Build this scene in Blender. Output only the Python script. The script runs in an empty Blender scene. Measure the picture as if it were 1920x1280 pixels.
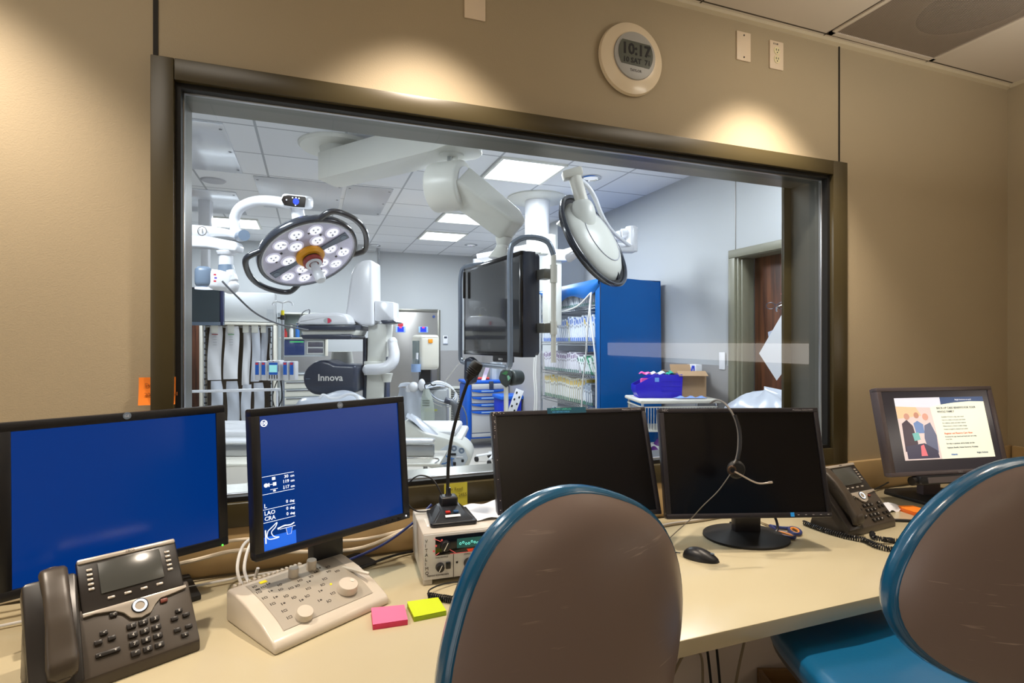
import bpy, bmesh, math, random
from mathutils import Matrix, Vector
random.seed(7)
PI = math.pi
R = math.radians
sc = bpy.context.scene
col = sc.collection

# ---------------------------------------------------------------- camera
EYE = 1.69
YAW = R(20.2)
FPX = 1023.0
cam_d = bpy.data.cameras.new('camera')
cam_d.sensor_width = 36
cam_d.lens = FPX / 1920 * 36
cam_d.clip_start = 0.05
cam = bpy.data.objects.new('camera', cam_d)
col.objects.link(cam)
cam.location = (0, 0, EYE)
cam.rotation_euler = (R(90), 0, -YAW)
sc.camera = cam

# ---------------------------------------------------------------- world, exposure
w = bpy.data.worlds.new('world')
sc.world = w
w.use_nodes = True
w.node_tree.nodes['Background'].inputs[0].default_value = (.5, .52, .56, 1)
w.node_tree.nodes['Background'].inputs[1].default_value = .15
sc.view_settings.view_transform = 'Standard'
sc.view_settings.look = 'None'
sc.view_settings.exposure = 0.0
sc.view_settings.gamma = 1
sc.view_settings.use_curve_mapping = False

# ---------------------------------------------------------------- large area lights
def area(name, loc, size, power, color, rot=(0, 0, 0), sy=None):
    l = bpy.data.lights.new(name, 'AREA')
    l.energy = power
    l.color = color
    l.size = size
    if sy:
        l.shape = 'RECTANGLE'
        l.size_y = sy
    o = bpy.data.objects.new(name, l)
    o.location = loc
    o.rotation_euler = rot
    col.objects.link(o)
    return o

XL_ = -2.75
COOL = (.90, .95, 1.0)
WARM = (1.0, .85, .69)
OR_PANELS = [(1.84, 4.71, .58, .58), (1.84, 6.78, .58, .50), (1.84, 8.03, .58, .58), (-.96, 8.07, .58, .58),
             (-.96, 2.9, .58, .58), (2.75, 2.5, .58, .58), (.55, 8.03, .3, .3)]  # the pair nearest the window is unseen, added for more light
for i, (x, y, sx, sy) in enumerate(OR_PANELS[:6]):
    area('treatment_room_lamp', (x, y, 3.24), sx, (60, 56, 56, 58, 66, 30)[i], COOL, sy=sy)
area('added_room_fill', (-.75, .90, 2.995), .58, 3.5, (1, .91, .80), sy=.58)  # unseen pair added as general warm fill
area('added_room_fill', (1.85, .90, 2.995), .58, 3.5, (1, .91, .80), sy=.58)
area('added_upward_fill', (2.35, .55, 2.42), .9, 16, (1, .92, .80), rot=(R(180), 0, 0), sy=.3)  # unseen up-facing lamps, added to brighten the ceiling
area('added_upward_fill', (.4, -1.6, 2.42), 1.6, 22, (1, .92, .80), rot=(R(180), 0, 0), sy=.3)
area('added_side_fill', (XL_ + .03, -.6, 1.75), 1.7, 15, (1, .95, .90), rot=(0, R(-90), 0), sy=1.5)  # added fill from the left wall, no doorway is built there

# ---------------------------------------------------------------- materials
def lin(v):
    v /= 255
    return v / 12.92 if v <= .04045 else ((v + .055) / 1.055) ** 2.4
def rgb(c):
    return (lin(c[0]), lin(c[1]), lin(c[2]), 1)
MATS = {}
def mat(name, c, rough=.5, metal=0, noise=0, nscale=8, bump=0, bscale=80, emit=0, ecol=None, spec=None, alpha=None, coat=0):
    if name in MATS:
        return MATS[name]
    m = bpy.data.materials.new(name)
    m.use_nodes = True
    nt = m.node_tree
    p = nt.nodes['Principled BSDF']
    p.inputs['Base Color'].default_value = rgb(c)
    p.inputs['Roughness'].default_value = rough
    p.inputs['Metallic'].default_value = metal
    if spec is not None:
        p.inputs['Specular IOR Level'].default_value = spec
    if coat:
        p.inputs['Coat Weight'].default_value = coat
        p.inputs['Coat Roughness'].default_value = .15
    tc = None
    if noise or bump:
        tc = nt.nodes.new('ShaderNodeTexCoord')
    if noise:
        n = nt.nodes.new('ShaderNodeTexNoise')
        n.inputs['Scale'].default_value = nscale
        n.inputs['Detail'].default_value = 4
        nt.links.new(tc.outputs['Object'], n.inputs['Vector'])
        mx = nt.nodes.new('ShaderNodeMix')
        mx.data_type = 'RGBA'
        a = rgb(c)
        mx.inputs[6].default_value = tuple(min(1, q * (1 - noise)) for q in a[:3]) + (1,)
        mx.inputs[7].default_value = tuple(min(1, q * (1 + noise)) for q in a[:3]) + (1,)
        nt.links.new(n.outputs['Fac'], mx.inputs[0])
        nt.links.new(mx.outputs[2], p.inputs['Base Color'])
    if bump:
        n = nt.nodes.new('ShaderNodeTexNoise')
        n.inputs['Scale'].default_value = bscale
        nt.links.new(tc.outputs['Object'], n.inputs['Vector'])
        b = nt.nodes.new('ShaderNodeBump')
        b.inputs['Strength'].default_value = bump
        b.inputs['Distance'].default_value = .002
        nt.links.new(n.outputs['Fac'], b.inputs['Height'])
        nt.links.new(b.outputs['Normal'], p.inputs['Normal'])
    if emit:
        p.inputs['Emission Color'].default_value = rgb(ecol or c)
        p.inputs['Emission Strength'].default_value = emit
    if alpha is not None:
        p.inputs['Alpha'].default_value = alpha
    MATS[name] = m
    return m

def grid_mat(name, c, line, pitch_x, pitch_y, lw, ox, oy, rough=.8, bump=0):
    m = mat(name, c, rough)
    nt = m.node_tree
    p = nt.nodes['Principled BSDF']
    tc = nt.nodes.new('ShaderNodeTexCoord')
    mp = nt.nodes.new('ShaderNodeMapping')
    mp.inputs['Location'].default_value = (-ox, -oy, 0)
    br = nt.nodes.new('ShaderNodeTexBrick')
    br.offset = 0
    br.inputs['Scale'].default_value = 1
    br.inputs['Brick Width'].default_value = pitch_x
    br.inputs['Row Height'].default_value = pitch_y
    br.inputs['Mortar Size'].default_value = lw
    br.inputs['Mortar Smooth'].default_value = .1
    br.inputs['Color1'].default_value = rgb(c)
    br.inputs['Color2'].default_value = rgb([q * .96 for q in c])
    br.inputs['Mortar'].default_value = rgb(line)
    nt.links.new(tc.outputs['Object'], mp.inputs[0])
    nt.links.new(mp.outputs[0], br.inputs['Vector'])
    nt.links.new(br.outputs['Color'], p.inputs['Base Color'])
    return m

def wood_mat(name, c1, c2, axis='z'):
    m = mat(name, c1, .35)
    nt = m.node_tree
    p = nt.nodes['Principled BSDF']
    tc = nt.nodes.new('ShaderNodeTexCoord')
    mp = nt.nodes.new('ShaderNodeMapping')
    mp.inputs['Scale'].default_value = (14, 14, .8) if axis == 'z' else (.8, 14, 14)
    n = nt.nodes.new('ShaderNodeTexNoise')
    n.inputs['Scale'].default_value = 2.2
    n.inputs['Detail'].default_value = 6
    mx = nt.nodes.new('ShaderNodeMix')
    mx.data_type = 'RGBA'
    mx.inputs[6].default_value = rgb(c1)
    mx.inputs[7].default_value = rgb(c2)
    nt.links.new(tc.outputs['Object'], mp.inputs[0])
    nt.links.new(mp.outputs[0], n.inputs['Vector'])
    cr = nt.nodes.new('ShaderNodeMapRange')
    cr.inputs[1].default_value = .35
    cr.inputs[2].default_value = .65
    nt.links.new(n.outputs['Fac'], cr.inputs[0])
    nt.links.new(cr.outputs[0], mx.inputs[0])
    nt.links.new(mx.outputs[2], p.inputs['Base Color'])
    return m

def scratch_mat(name, c, rough):
    """scuffed plastic: fine pale scratches that belong to the shell"""
    m = mat(name, c, rough, spec=.5)
    nt = m.node_tree
    p = nt.nodes['Principled BSDF']
    tc = nt.nodes.new('ShaderNodeTexCoord')
    mp = nt.nodes.new('ShaderNodeMapping')
    mp.inputs['Scale'].default_value = (10, 10, 130)
    mp.inputs['Rotation'].default_value = (0, R(14), 0)
    n = nt.nodes.new('ShaderNodeTexNoise')
    n.inputs['Scale'].default_value = 1.0
    n.inputs['Detail'].default_value = 3
    cr = nt.nodes.new('ShaderNodeMapRange')
    cr.inputs[1].default_value = .66
    cr.inputs[2].default_value = .76
    n2 = nt.nodes.new('ShaderNodeTexNoise')
    n2.inputs['Scale'].default_value = 5
    mr2 = nt.nodes.new('ShaderNodeMapRange')
    mr2.inputs[1].default_value = .48
    mr2.inputs[2].default_value = .62
    mu = nt.nodes.new('ShaderNodeMath')
    mu.operation = 'MULTIPLY'
    mx = nt.nodes.new('ShaderNodeMix')
    mx.data_type = 'RGBA'
    mx.inputs[6].default_value = rgb(c)
    mx.inputs[7].default_value = rgb((190, 170, 155))
    nt.links.new(tc.outputs['Object'], mp.inputs[0])
    nt.links.new(mp.outputs[0], n.inputs['Vector'])
    nt.links.new(tc.outputs['Object'], n2.inputs['Vector'])
    nt.links.new(n.outputs['Fac'], cr.inputs[0])
    nt.links.new(n2.outputs['Fac'], mr2.inputs[0])
    nt.links.new(cr.outputs[0], mu.inputs[0])
    nt.links.new(mr2.outputs[0], mu.inputs[1])
    nt.links.new(mu.outputs[0], mx.inputs[0])
    nt.links.new(mx.outputs[2], p.inputs['Base Color'])
    return m

def clear_mat(name, tint=(.94, .97, .96), ior=1.45, rough=.0, haze=0, hcol=(1, 1, 1, 1), boost=1.0):
    m = bpy.data.materials.new(name)
    m.use_nodes = True
    nt = m.node_tree
    nt.nodes.clear()
    out = nt.nodes.new('ShaderNodeOutputMaterial')
    tr = nt.nodes.new('ShaderNodeBsdfTransparent')
    tr.inputs[0].default_value = (*tint, 1)
    gl = nt.nodes.new('ShaderNodeBsdfGlossy')
    gl.inputs['Roughness'].default_value = rough
    fr = nt.nodes.new('ShaderNodeFresnel')
    fr.inputs[0].default_value = ior
    mul = nt.nodes.new('ShaderNodeMath')
    mul.operation = 'MULTIPLY'
    mul.inputs[1].default_value = boost
    mx = nt.nodes.new('ShaderNodeMixShader')
    geo = nt.nodes.new('ShaderNodeNewGeometry')
    inv = nt.nodes.new('ShaderNodeMath')
    inv.operation = 'SUBTRACT'
    inv.inputs[0].default_value = 1
    mu2 = nt.nodes.new('ShaderNodeMath')
    mu2.operation = 'MULTIPLY'
    nt.links.new(geo.outputs['Backfacing'], inv.inputs[1])
    nt.links.new(fr.outputs[0], mul.inputs[0])
    nt.links.new(mul.outputs[0], mu2.inputs[0])
    nt.links.new(inv.outputs[0], mu2.inputs[1])
    nt.links.new(mu2.outputs[0], mx.inputs[0])
    nt.links.new(tr.outputs[0], mx.inputs[1])
    nt.links.new(gl.outputs[0], mx.inputs[2])
    last = mx
    if haze:
        df = nt.nodes.new('ShaderNodeBsdfDiffuse')
        df.inputs[0].default_value = hcol
        m2 = nt.nodes.new('ShaderNodeMixShader')
        m2.inputs[0].default_value = haze
        nt.links.new(mx.outputs[0], m2.inputs[1])
        nt.links.new(df.outputs[0], m2.inputs[2])
        last = m2
    nt.links.new(last.outputs[0], out.inputs[0])
    MATS[name] = m
    return m

# control room
TAN = mat('tan_wall', (174, 160, 134), .62, noise=.03, nscale=3, bump=.25, bscale=240, spec=.35)
GOLD = mat('painted_ledge', (186, 160, 116), .4, noise=.03)
FRAME = mat('olive_frame_paint', (68, 60, 38), .34, spec=.5)
JAMB = mat('grey_steel_jamb', (122, 121, 114), .3, metal=.65, noise=.05)
SILVER = mat('brushed_steel', (185, 186, 188), .28, metal=.9, noise=.06, nscale=4)
GASKET = mat('black_gasket', (14, 13, 12), .6)
SEAM = mat('dark_seam', (24, 20, 14), .7)
GLASS = clear_mat('window_glass', (.95, .97, .97), 1.5, boost=1.25)
CTILE = grid_mat('control_ceiling_tile', (206, 196, 182), (70, 62, 52), .655, 1.22, .004, 2.09, 1.745)
DESK = mat('cream_laminate', (200, 189, 158), .22, noise=.04, nscale=2.5, spec=.5)
UNDERW = mat('pale_wall_paint', (226, 218, 214), .6, noise=.03)
CFLOOR = mat('beige_vinyl', (188, 178, 162), .4, noise=.08, nscale=4)
# treatment room
ORW = mat('white_grey_wall', (182, 185, 188), .5, noise=.015, nscale=2, spec=.4)
ORW2 = mat('lower_wall_panel', (156, 154, 154), .45, noise=.02, nscale=2)
ORC = grid_mat('treatment_ceiling_tile', (232, 234, 238), (170, 174, 180), .635, .635, .010, 2.155, 4.41)
ORF = mat('treatment_floor', (186, 180, 170), .35, noise=.06, nscale=3)
SHINY = mat('glossy_ceiling_panel', (226, 229, 236), .16, metal=.25, noise=.03, nscale=1.5)
BAND = mat('satin_ceiling_panel', (190, 193, 200), .3, metal=.3)
WHITE = mat('white_plastic', (230, 231, 236), .28, noise=.01, coat=.3)
IVORY = mat('ivory_paint', (222, 222, 214), .35, noise=.01)
OFFW = mat('off_white', (222, 218, 206), .4)
DKGREY = mat('slate_plastic', (58, 64, 80), .28)
MIDGREY = mat('blue_grey_plastic', (112, 128, 148), .3)
BLACKG = mat('black_gloss', (18, 18, 22), .12)
BLACK = mat('black_plastic', (24, 25, 30), .38, noise=.05, nscale=60)
BLACKM = mat('matte_black', (20, 20, 22), .6)
STEELD = mat('steel_door', (146, 143, 140), .32, metal=.6, noise=.12, nscale=2.2)
CHROME = mat('chrome', (205, 208, 212), .12, metal=1)
TUBEG = mat('grey_tube', (138, 148, 162), .25, metal=.4)
DOORF = mat('door_frame_paint', (124, 122, 104), .4)
WALNUT = wood_mat('walnut_door', (58, 30, 22), (112, 66, 42))
YELLOW = mat('amber_ring', (238, 160, 12), .35)
RED = mat('red_plastic', (150, 36, 40), .35)
BLUEC = mat('blue_vinyl_cover', (0, 94, 172), .34, noise=.12, nscale=3, bump=.5, bscale=6, spec=.3)
BLUEP = mat('blue_cart_paint', (6, 92, 200), .35)
BINB = mat('violet_blue_bin', (44, 32, 205), .3)
CARD = mat('cardboard', (178, 146, 112), .8, noise=.06, nscale=20)
PAPER = mat('white_paper', (228, 229, 234), .7, noise=.02)
PLASTW = mat('white_plastic_sheet', (196, 202, 214), .3, noise=.04, nscale=8, bump=1, bscale=14, coat=.3)
BAGC = clear_mat('clear_bag', (.86, .9, .86), 1.4, .15, .35, (.75, .8, .74, 1), 1.5)
CLEARV = clear_mat('clear_vinyl', (.96, .97, .98), 1.4, .12, .03, (.85, .9, 1, 1), .8)
LIGHTP = mat('panel_diffuser', (245, 248, 255), .5, emit=5.5, ecol=(240, 246, 255))
LED = mat('led_lens', (250, 248, 255), .3, emit=.75, ecol=(250, 248, 255))
WARMD = mat('warm_lamp_face', (255, 214, 160), .5, emit=8, ecol=(255, 220, 170))
BLUES = mat('blue_screen', (1, 8, 20), .22, emit=.55, ecol=(0, 66, 160), spec=.5)
INK = mat('screen_ink', (230, 236, 245), .4, emit=.9, ecol=(225, 234, 250))
GREENL = mat('green_light', (90, 240, 70), .4, emit=1.5)
PHONE = mat('charcoal_phone', (70, 62, 54), .36, noise=.04, nscale=50)
PHONED = mat('dark_phone_plastic', (40, 36, 34), .3)
PHONES = mat('silver_trim', (196, 188, 178), .3, metal=.4)
PKEY = mat('phone_key', (34, 31, 30), .35)
KEYW = mat('key_print', (235, 232, 226), .5)
LCD = mat('dull_display', (74, 76, 74), .2)
CONS = mat('warm_white_console', (214, 204, 188), .35, noise=.02, coat=.2)
CONSG = mat('grey_console_panel', (176, 168, 154), .4)
INKD = mat('dark_print', (62, 56, 50), .5)
YEL = mat('yellow_square', (250, 226, 20), .4, emit=.25)
PINK = mat('pink_notes', (250, 118, 160), .6)
PINKD = mat('deep_pink_edge', (226, 60, 100), .6)
LIME = mat('lime_notes', (206, 226, 34), .6)
LIMED = mat('lime_edge', (160, 190, 24), .6)
ORANGE = mat('orange_note', (250, 134, 34), .65)
YNOTE = mat('yellow_note', (206, 196, 62), .65)
SHELL = scratch_mat('brown_shell', (130, 114, 108), .34)
TEAL = mat('teal_vinyl', (12, 84, 122), .24, noise=.1, nscale=6, bump=.15, bscale=90, coat=.4)
TEALS = mat('teal_seat_vinyl', (10, 92, 136), .3, noise=.12, nscale=4, bump=.1, bscale=90, coat=.2)
CREAMC = mat('cream_cable', (222, 210, 190), .4)
WHITEC = mat('white_cable', (225, 224, 222), .35)
BLUECB = mat('blue_cable', (30, 44, 110), .4)
CLOCKR = mat('cream_clock_rim', (236, 220, 192), .25, coat=.4)
CLOCKG = mat('grey_clock_ring', (172, 172, 170), .35)
CLCD = mat('clock_display', (88, 92, 84), .25)
BEIGEB = mat('beige_enclosure', (204, 198, 188), .38)
FACEP = mat('front_panel', (206, 206, 206), .4)

# ---------------------------------------------------------------- mesh helpers
def T(x=0, y=0, z=0): return Matrix.Translation((x, y, z))
def RX(a): return Matrix.Rotation(R(a), 4, 'X')
def RY(a): return Matrix.Rotation(R(a), 4, 'Y')
def RZ(a): return Matrix.Rotation(R(a), 4, 'Z')
I4 = Matrix.Identity(4)
def frame(o, z, xh=(1, 0, 0)):
    z = Vector(z).normalized()
    x = Vector(xh)
    x = (x - z * x.dot(z)).normalized()
    y = z.cross(x)
    m = Matrix((x, y, z)).transposed().to_4x4()
    m.translation = Vector(o)
    return m

class MB:
    def __init__(s, M=None):
        s.bm = bmesh.new()
        s.mats = []
        s.M = M or I4
    def _mi(s, m):
        if m not in s.mats:
            s.mats.append(m)
        return s.mats.index(m)
    def _in(s, t, m, X=None):
        mi = s._mi(m)
        for f in t.faces:
            f.material_index = mi
        t.transform(s.M @ (X or I4))
        me = bpy.data.meshes.new('tmp')
        t.to_mesh(me)
        t.free()
        s.bm.from_mesh(me)
        bpy.data.meshes.remove(me)
        return s
    def box(s, c, d, m, bev=0, X=None, seg=2):
        t = bmesh.new()
        bmesh.ops.create_cube(t, size=1)
        for v in t.verts:
            v.co = Vector((v.co.x * d[0] + c[0], v.co.y * d[1] + c[1], v.co.z * d[2] + c[2]))
        if bev:
            bmesh.ops.bevel(t, geom=t.edges[:], offset=bev, segments=seg, affect='EDGES', profile=.5)
        return s._in(t, m, X)
    def cyl(s, p0, p1, r, m, r2=None, n=24, bev=0, X=None):
        p0, p1 = Vector(p0), Vector(p1)
        L = (p1 - p0).length
        t = bmesh.new()
        bmesh.ops.create_cone(t, cap_ends=True, segments=n, radius1=r, radius2=r if r2 is None else r2, depth=L)
        if bev:
            es = [e for e in t.edges if abs(e.verts[0].co.z - e.verts[1].co.z) < 1e-6 and len(e.link_faces) == 2 and any(len(f.verts) > 4 for f in e.link_faces)]
            bmesh.ops.bevel(t, geom=es, offset=bev, segments=3, affect='EDGES', profile=.5)
        q = (p1 - p0).normalized().to_track_quat('Z', 'Y').to_matrix().to_4x4()
        q.translation = (p0 + p1) / 2
        return s._in(t, m, (X or I4) @ q)
    def ball(s, c, r, m, X=None, n=20):
        t = bmesh.new()
        bmesh.ops.create_uvsphere(t, u_segments=n, v_segments=max(8, n // 2), radius=1)
        r = (r, r, r) if not hasattr(r, '__len__') else r
        for v in t.verts:
            v.co = Vector((v.co.x * r[0] + c[0], v.co.y * r[1] + c[1], v.co.z * r[2] + c[2]))
        return s._in(t, m, X)
    def tube(s, pts, r, m, n=10, X=None, smooth=True, sub=6, rs=None):
        P = [Vector(p) for p in pts]
        if smooth and len(P) > 2:
            Q = []
            Rr = []
            rs0 = rs or [r] * len(P)
            for i in range(len(P) - 1):
                a, b, c_, d_ = P[max(i - 1, 0)], P[i], P[i + 1], P[min(i + 2, len(P) - 1)]
                for k in range(sub):
                    u = k / sub
                    Q.append(.5 * ((2 * b) + (c_ - a) * u + (2 * a - 5 * b + 4 * c_ - d_) * u * u + (3 * b - a - 3 * c_ + d_) * u ** 3))
                    Rr.append(rs0[i] * (1 - u) + rs0[i + 1] * u)
            Q.append(P[-1])
            Rr.append(rs0[-1])
            P = Q
        else:
            Rr = rs or [r] * len(P)
        t = bmesh.new()
        up = Vector((0, 0, 1))
        rings = []
        prev = None
        for i, p in enumerate(P):
            d = (P[min(i + 1, len(P) - 1)] - P[max(i - 1, 0)])
            if d.length < 1e-9:
                d = Vector((0, 0, 1))
            d.normalize()
            if prev is None:
                h = up if abs(d.z) < .9 else Vector((1, 0, 0))
                u_ = (h - d * h.dot(d)).normalized()
            else:
                u_ = (prev - d * prev.dot(d))
                u_ = u_.normalized() if u_.length > 1e-6 else d.orthogonal().normalized()
            prev = u_
            v_ = d.cross(u_)
            rings.append([t.verts.new(p + (u_ * math.cos(2 * PI * k / n) + v_ * math.sin(2 * PI * k / n)) * Rr[i]) for k in range(n)])
        for a, b in zip(rings, rings[1:]):
            for k in range(n):
                t.faces.new((a[k], a[(k + 1) % n], b[(k + 1) % n], b[k]))
        t.faces.new(rings[0][::-1])
        t.faces.new(rings[-1])
        return s._in(t, m, X)
    def prism(s, pts, d0, d1, m, X=None, bev=0, axis='y', seg=2):
        """outline pts in the (x,z) plane extruded from y=d0 to y=d1 (axis 'x': pts are (y,z))"""
        t = bmesh.new()
        def V(p, d):
            if axis == 'y': return (p[0], d, p[1])
            if axis == 'x': return (d, p[0], p[1])
            return (p[0], p[1], d)
        a = [t.verts.new(V(p, d0)) for p in pts]
        b = [t.verts.new(V(p, d1)) for p in pts]
        n = len(pts)
        t.faces.new(a)
        t.faces.new(b[::-1])
        for k in range(n):
            t.faces.new((a[k], b[k], b[(k + 1) % n], a[(k + 1) % n]))
        bmesh.ops.recalc_face_normals(t, faces=t.faces[:])
        if bev:
            bmesh.ops.bevel(t, geom=t.edges[:], offset=bev, segments=seg, affect='EDGES', profile=.5)
        return s._in(t, m, X)
    def lathe(s, prof, m, n=32, X=None):
        """profile (r,z) turned about z"""
        t = bmesh.new()
        rings = []
        for r, z in prof:
            if r < 1e-6:
                rings.append([t.verts.new((0, 0, z))])
            else:
                rings.append([t.verts.new((r * math.cos(2 * PI * k / n), r * math.sin(2 * PI * k / n), z)) for k in range(n)])
        for a, b in zip(rings, rings[1:]):
            for k in range(n):
                A = (a[k % len(a)], a[(k + 1) % len(a)], b[(k + 1) % len(b)], b[k % len(b)])
                A = list(dict.fromkeys(A))
                if len(A) > 2:
                    t.faces.new(A)
        bmesh.ops.recalc_face_normals(t, faces=t.faces[:])
        return s._in(t, m, X)
    def surf(s, fn, nu, nv, m, thick=0, X=None):
        t = bmesh.new()
        g = [[t.verts.new(fn(i / nu, j / nv)) for j in range(nv + 1)] for i in range(nu + 1)]
        for i in range(nu):
            for j in range(nv):
                t.faces.new((g[i][j], g[i + 1][j], g[i + 1][j + 1], g[i][j + 1]))
        if thick:
            bmesh.ops.recalc_face_normals(t, faces=t.faces[:])
            bmesh.ops.solidify(t, geom=t.faces[:], thickness=thick)
        return s._in(t, m, X)
    def text(s, body, size, m, X, align='LEFT', ext=.0003, bold=0):
        cu = bpy.data.curves.new('t', 'FONT')
        cu.body = body
        cu.size = size
        cu.align_x = align
        cu.extrude = ext
        cu.offset = bold
        cu.resolution_u = 2
        o = bpy.data.objects.new('t', cu)
        col.objects.link(o)
        bpy.context.view_layer.update()
        me = bpy.data.meshes.new_from_object(o.evaluated_get(bpy.context.evaluated_depsgraph_get()))
        t = bmesh.new()
        t.from_mesh(me)
        bpy.data.objects.remove(o)
        bpy.data.curves.remove(cu)
        bpy.data.meshes.remove(me)
        return s._in(t, m, X)
    def build(s, name, parent=None, smooth=35, label=None):
        me = bpy.data.meshes.new(name)
        s.bm.to_mesh(me)
        s.bm.free()
        for m in s.mats:
            me.materials.append(m)
        if smooth:
            for p in me.polygons:
                p.use_smooth = True
            me.set_sharp_from_angle(angle=R(smooth))
        o = bpy.data.objects.new(name, me)
        col.objects.link(o)
        o.parent = parent
        if label:
            o['label'] = label
        return o

def tag(o, label=None, cat=None, group=None, kind=None):
    if label: o['label'] = label
    if cat: o['category'] = cat
    if group: o['group'] = group
    if kind: o['kind'] = kind
    return o
def thing(name, loc, rz=0, label=None, cat=None, group=None):
    o = bpy.data.objects.new(name, None)
    o.empty_display_size = .1
    col.objects.link(o)
    o.location = loc
    o.rotation_euler = (0, 0, R(rz))
    return tag(o, label, cat, group)
def struct(o):
    o['kind'] = 'structure'
    return o
def dup(o, parent=None):
    c = o.copy()
    col.objects.link(c)
    c.parent = parent
    for ch in [q for q in bpy.data.objects if q.parent == o]:
        dup(ch, c)
    return c

FW = Vector((math.sin(YAW), math.cos(YAW), 0))
RT = Vector((math.cos(YAW), -math.sin(YAW), 0))
UP = Vector((0, 0, 1))
def at(px, py, dist):
    """a point of the room seen at that spot of the photograph, dist metres in front"""
    return FW * dist + RT * ((px - 960) / FPX * dist) + UP * (EYE + (640 - py) / FPX * dist)
TXZ = RX(90)      # text standing upright, reading from -y

# ================================================================ THE SETTING
XR, XL, YB = 3.41, -2.75, -2.5          # control room right / left wall, back wall
YW, YF = 1.78, 1.97                     # near and far face of the window wall
ZC, ZD = 3.02, 1.021                    # control room ceiling, desk top
OC = 3.27                               # treatment room ceiling
WX0, WX1, WZ0, WZ1 = -.36, 2.144, 1.222, 2.421

def sbox(name, x0, x1, y0, y1, z0, z1, m):
    return struct(MB().box(((x0 + x1) / 2, (y0 + y1) / 2, (z0 + z1) / 2), (x1 - x0, y1 - y0, z1 - z0), m).build(name, smooth=0))

# window wall: one wall with its opening, tan on the near side, white beyond
b = MB()
ym = 1.875
for (y0, y1, m, top) in ((YW, ym, TAN, 3.35), (ym, YF, ORW, 3.35)):
    xl, xr = -3.1, 3.6
    for (x0, x1, z0, z1) in ((xl, WX0, 0, top), (WX1, xr, 0, top), (WX0, WX1, WZ1, top), (WX0, WX1, 0, WZ0)):
        b.box(((x0 + x1) / 2, (y0 + y1) / 2, (z0 + z1) / 2), (x1 - x0, y1 - y0, z1 - z0), m)
b.box((.3, YW - .002, .5), (6.1, .006, 1.0), UNDERW)
struct(b.build('wall_front', smooth=0))
b = MB()
b.box((-.409, YW - .001, 2.75), (.012, .004, .54), SEAM)
b.box((2.208, YW - .001, 2.75), (.007, .004, .54), SEAM)
struct(b.build('trim_1', smooth=0, label='dark vertical panel seams'))
sbox('wall_right', XR, XR + .15, YB, YW, 0, 3.1, TAN)
sbox('wall_left', XL - .15, XL, YB, YW, 0, 3.1, TAN)
sbox('wall_back', XL - .15, XR + .15, YB - .15, YB, 0, 3.1, TAN)
struct(MB().box((.3, -.4, -.05), (6.6, 4.6, .1), CFLOOR).build('floor', smooth=0))
struct(MB().box((.33, -.37, ZC + .04), (6.4, 4.3, .08), CTILE).build('ceiling', smooth=0))
b = MB()
CTRIM = mat('ceiling_trim', (196, 184, 158), .6)
b.prism([(YW, ZC), (YW - .022, ZC), (YW - .022, ZC - .004), (YW - .018, ZC - .012), (YW, ZC - .018)], XL, XR, CTRIM, axis='x')
b.box((XR - .011, -.36, ZC - .01), (.022, 4.24, .02), CTRIM)
struct(b.build('trim_2', smooth=0))
# painted ledge / backsplash behind the desk
b = MB()
b.box(((XL + XR) / 2, YW - .011, (ZD + 1.152) / 2), (XR - XL, .022, 1.152 - ZD), GOLD, bev=.003)
b.box((XR - .011, .8, (ZD + 1.152) / 2), (.022, 1.9, 1.152 - ZD), GOLD, bev=.003)
struct(b.build('baseboard_front'))

# window frame, stops and glass
def ring(b, x0, x1, z0, z1, wd, y0, y1, m, bev=0):
    yc, dy = (y0 + y1) / 2, y1 - y0
    b.box((x0 + wd / 2, yc, (z0 + z1) / 2), (wd, dy, z1 - z0), m, bev)
    b.box((x1 - wd / 2, yc, (z0 + z1) / 2), (wd, dy, z1 - z0), m, bev)
    b.box(((x0 + x1) / 2, yc, z1 - wd / 2), (x1 - x0 - 2 * wd, dy, wd), m, bev)
    b.box(((x0 + x1) / 2, yc, z0 + wd / 2), (x1 - x0 - 2 * wd, dy, wd), m, bev)
wn = thing('window_1', (0, 0, 0))
wn['kind'] = 'structure'
b = MB()
b.box((-.388, 1.766, 1.817), (.056, .026, 1.328), FRAME, .002)
b.box((2.186, 1.766, 1.817), (.084, .026, 1.328), FRAME, .002)
b.box((.893, 1.766, 2.451), (2.504, .026, .060), FRAME, .002)
b.box((.893, 1.766, 1.1875), (2.504, .026, .069), FRAME, .002)
b.build('window_frame', wn)
b = MB()
ring(b, WX0, WX1, WZ0, WZ1, .014, 1.772, 1.80, GASKET)
b.build('gasket', wn)
b = MB()
ring(b, WX0 + .001, WX1 - .001, WZ0 + .001, WZ1 - .001, .016, 1.80, 1.815, SILVER, .001)
for k in range(13):
    x = WX0 + .1 + k * .19
    b.cyl((x, 1.80, WZ1 - .008), (x, 1.796, WZ1 - .008), .004, CHROME, n=8)
for k in range(6):
    z = WZ0 + .1 + k * .2
    for x in (WX0 + .008, WX1 - .008):
        b.cyl((x, 1.80, z), (x, 1.796, z), .004, CHROME, n=8)
b.build('glazing_stop', wn)
b = MB()
ring(b, WX0 - .001, WX1 + .001, WZ0 - .001, WZ1 + .001, .006, 1.824, YF + .004, JAMB)
b.box((2.06 + .07, YF + .012, 1.82), (.07, .016, 1.28), FRAME, .002)
b.build('window_jamb', wn)
MB().box(((WX0 + WX1) / 2, 1.82, (WZ0 + WZ1) / 2), (WX1 - WX0, .006, WZ1 - WZ0), GLASS).build('glass', wn, smooth=0)

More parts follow.
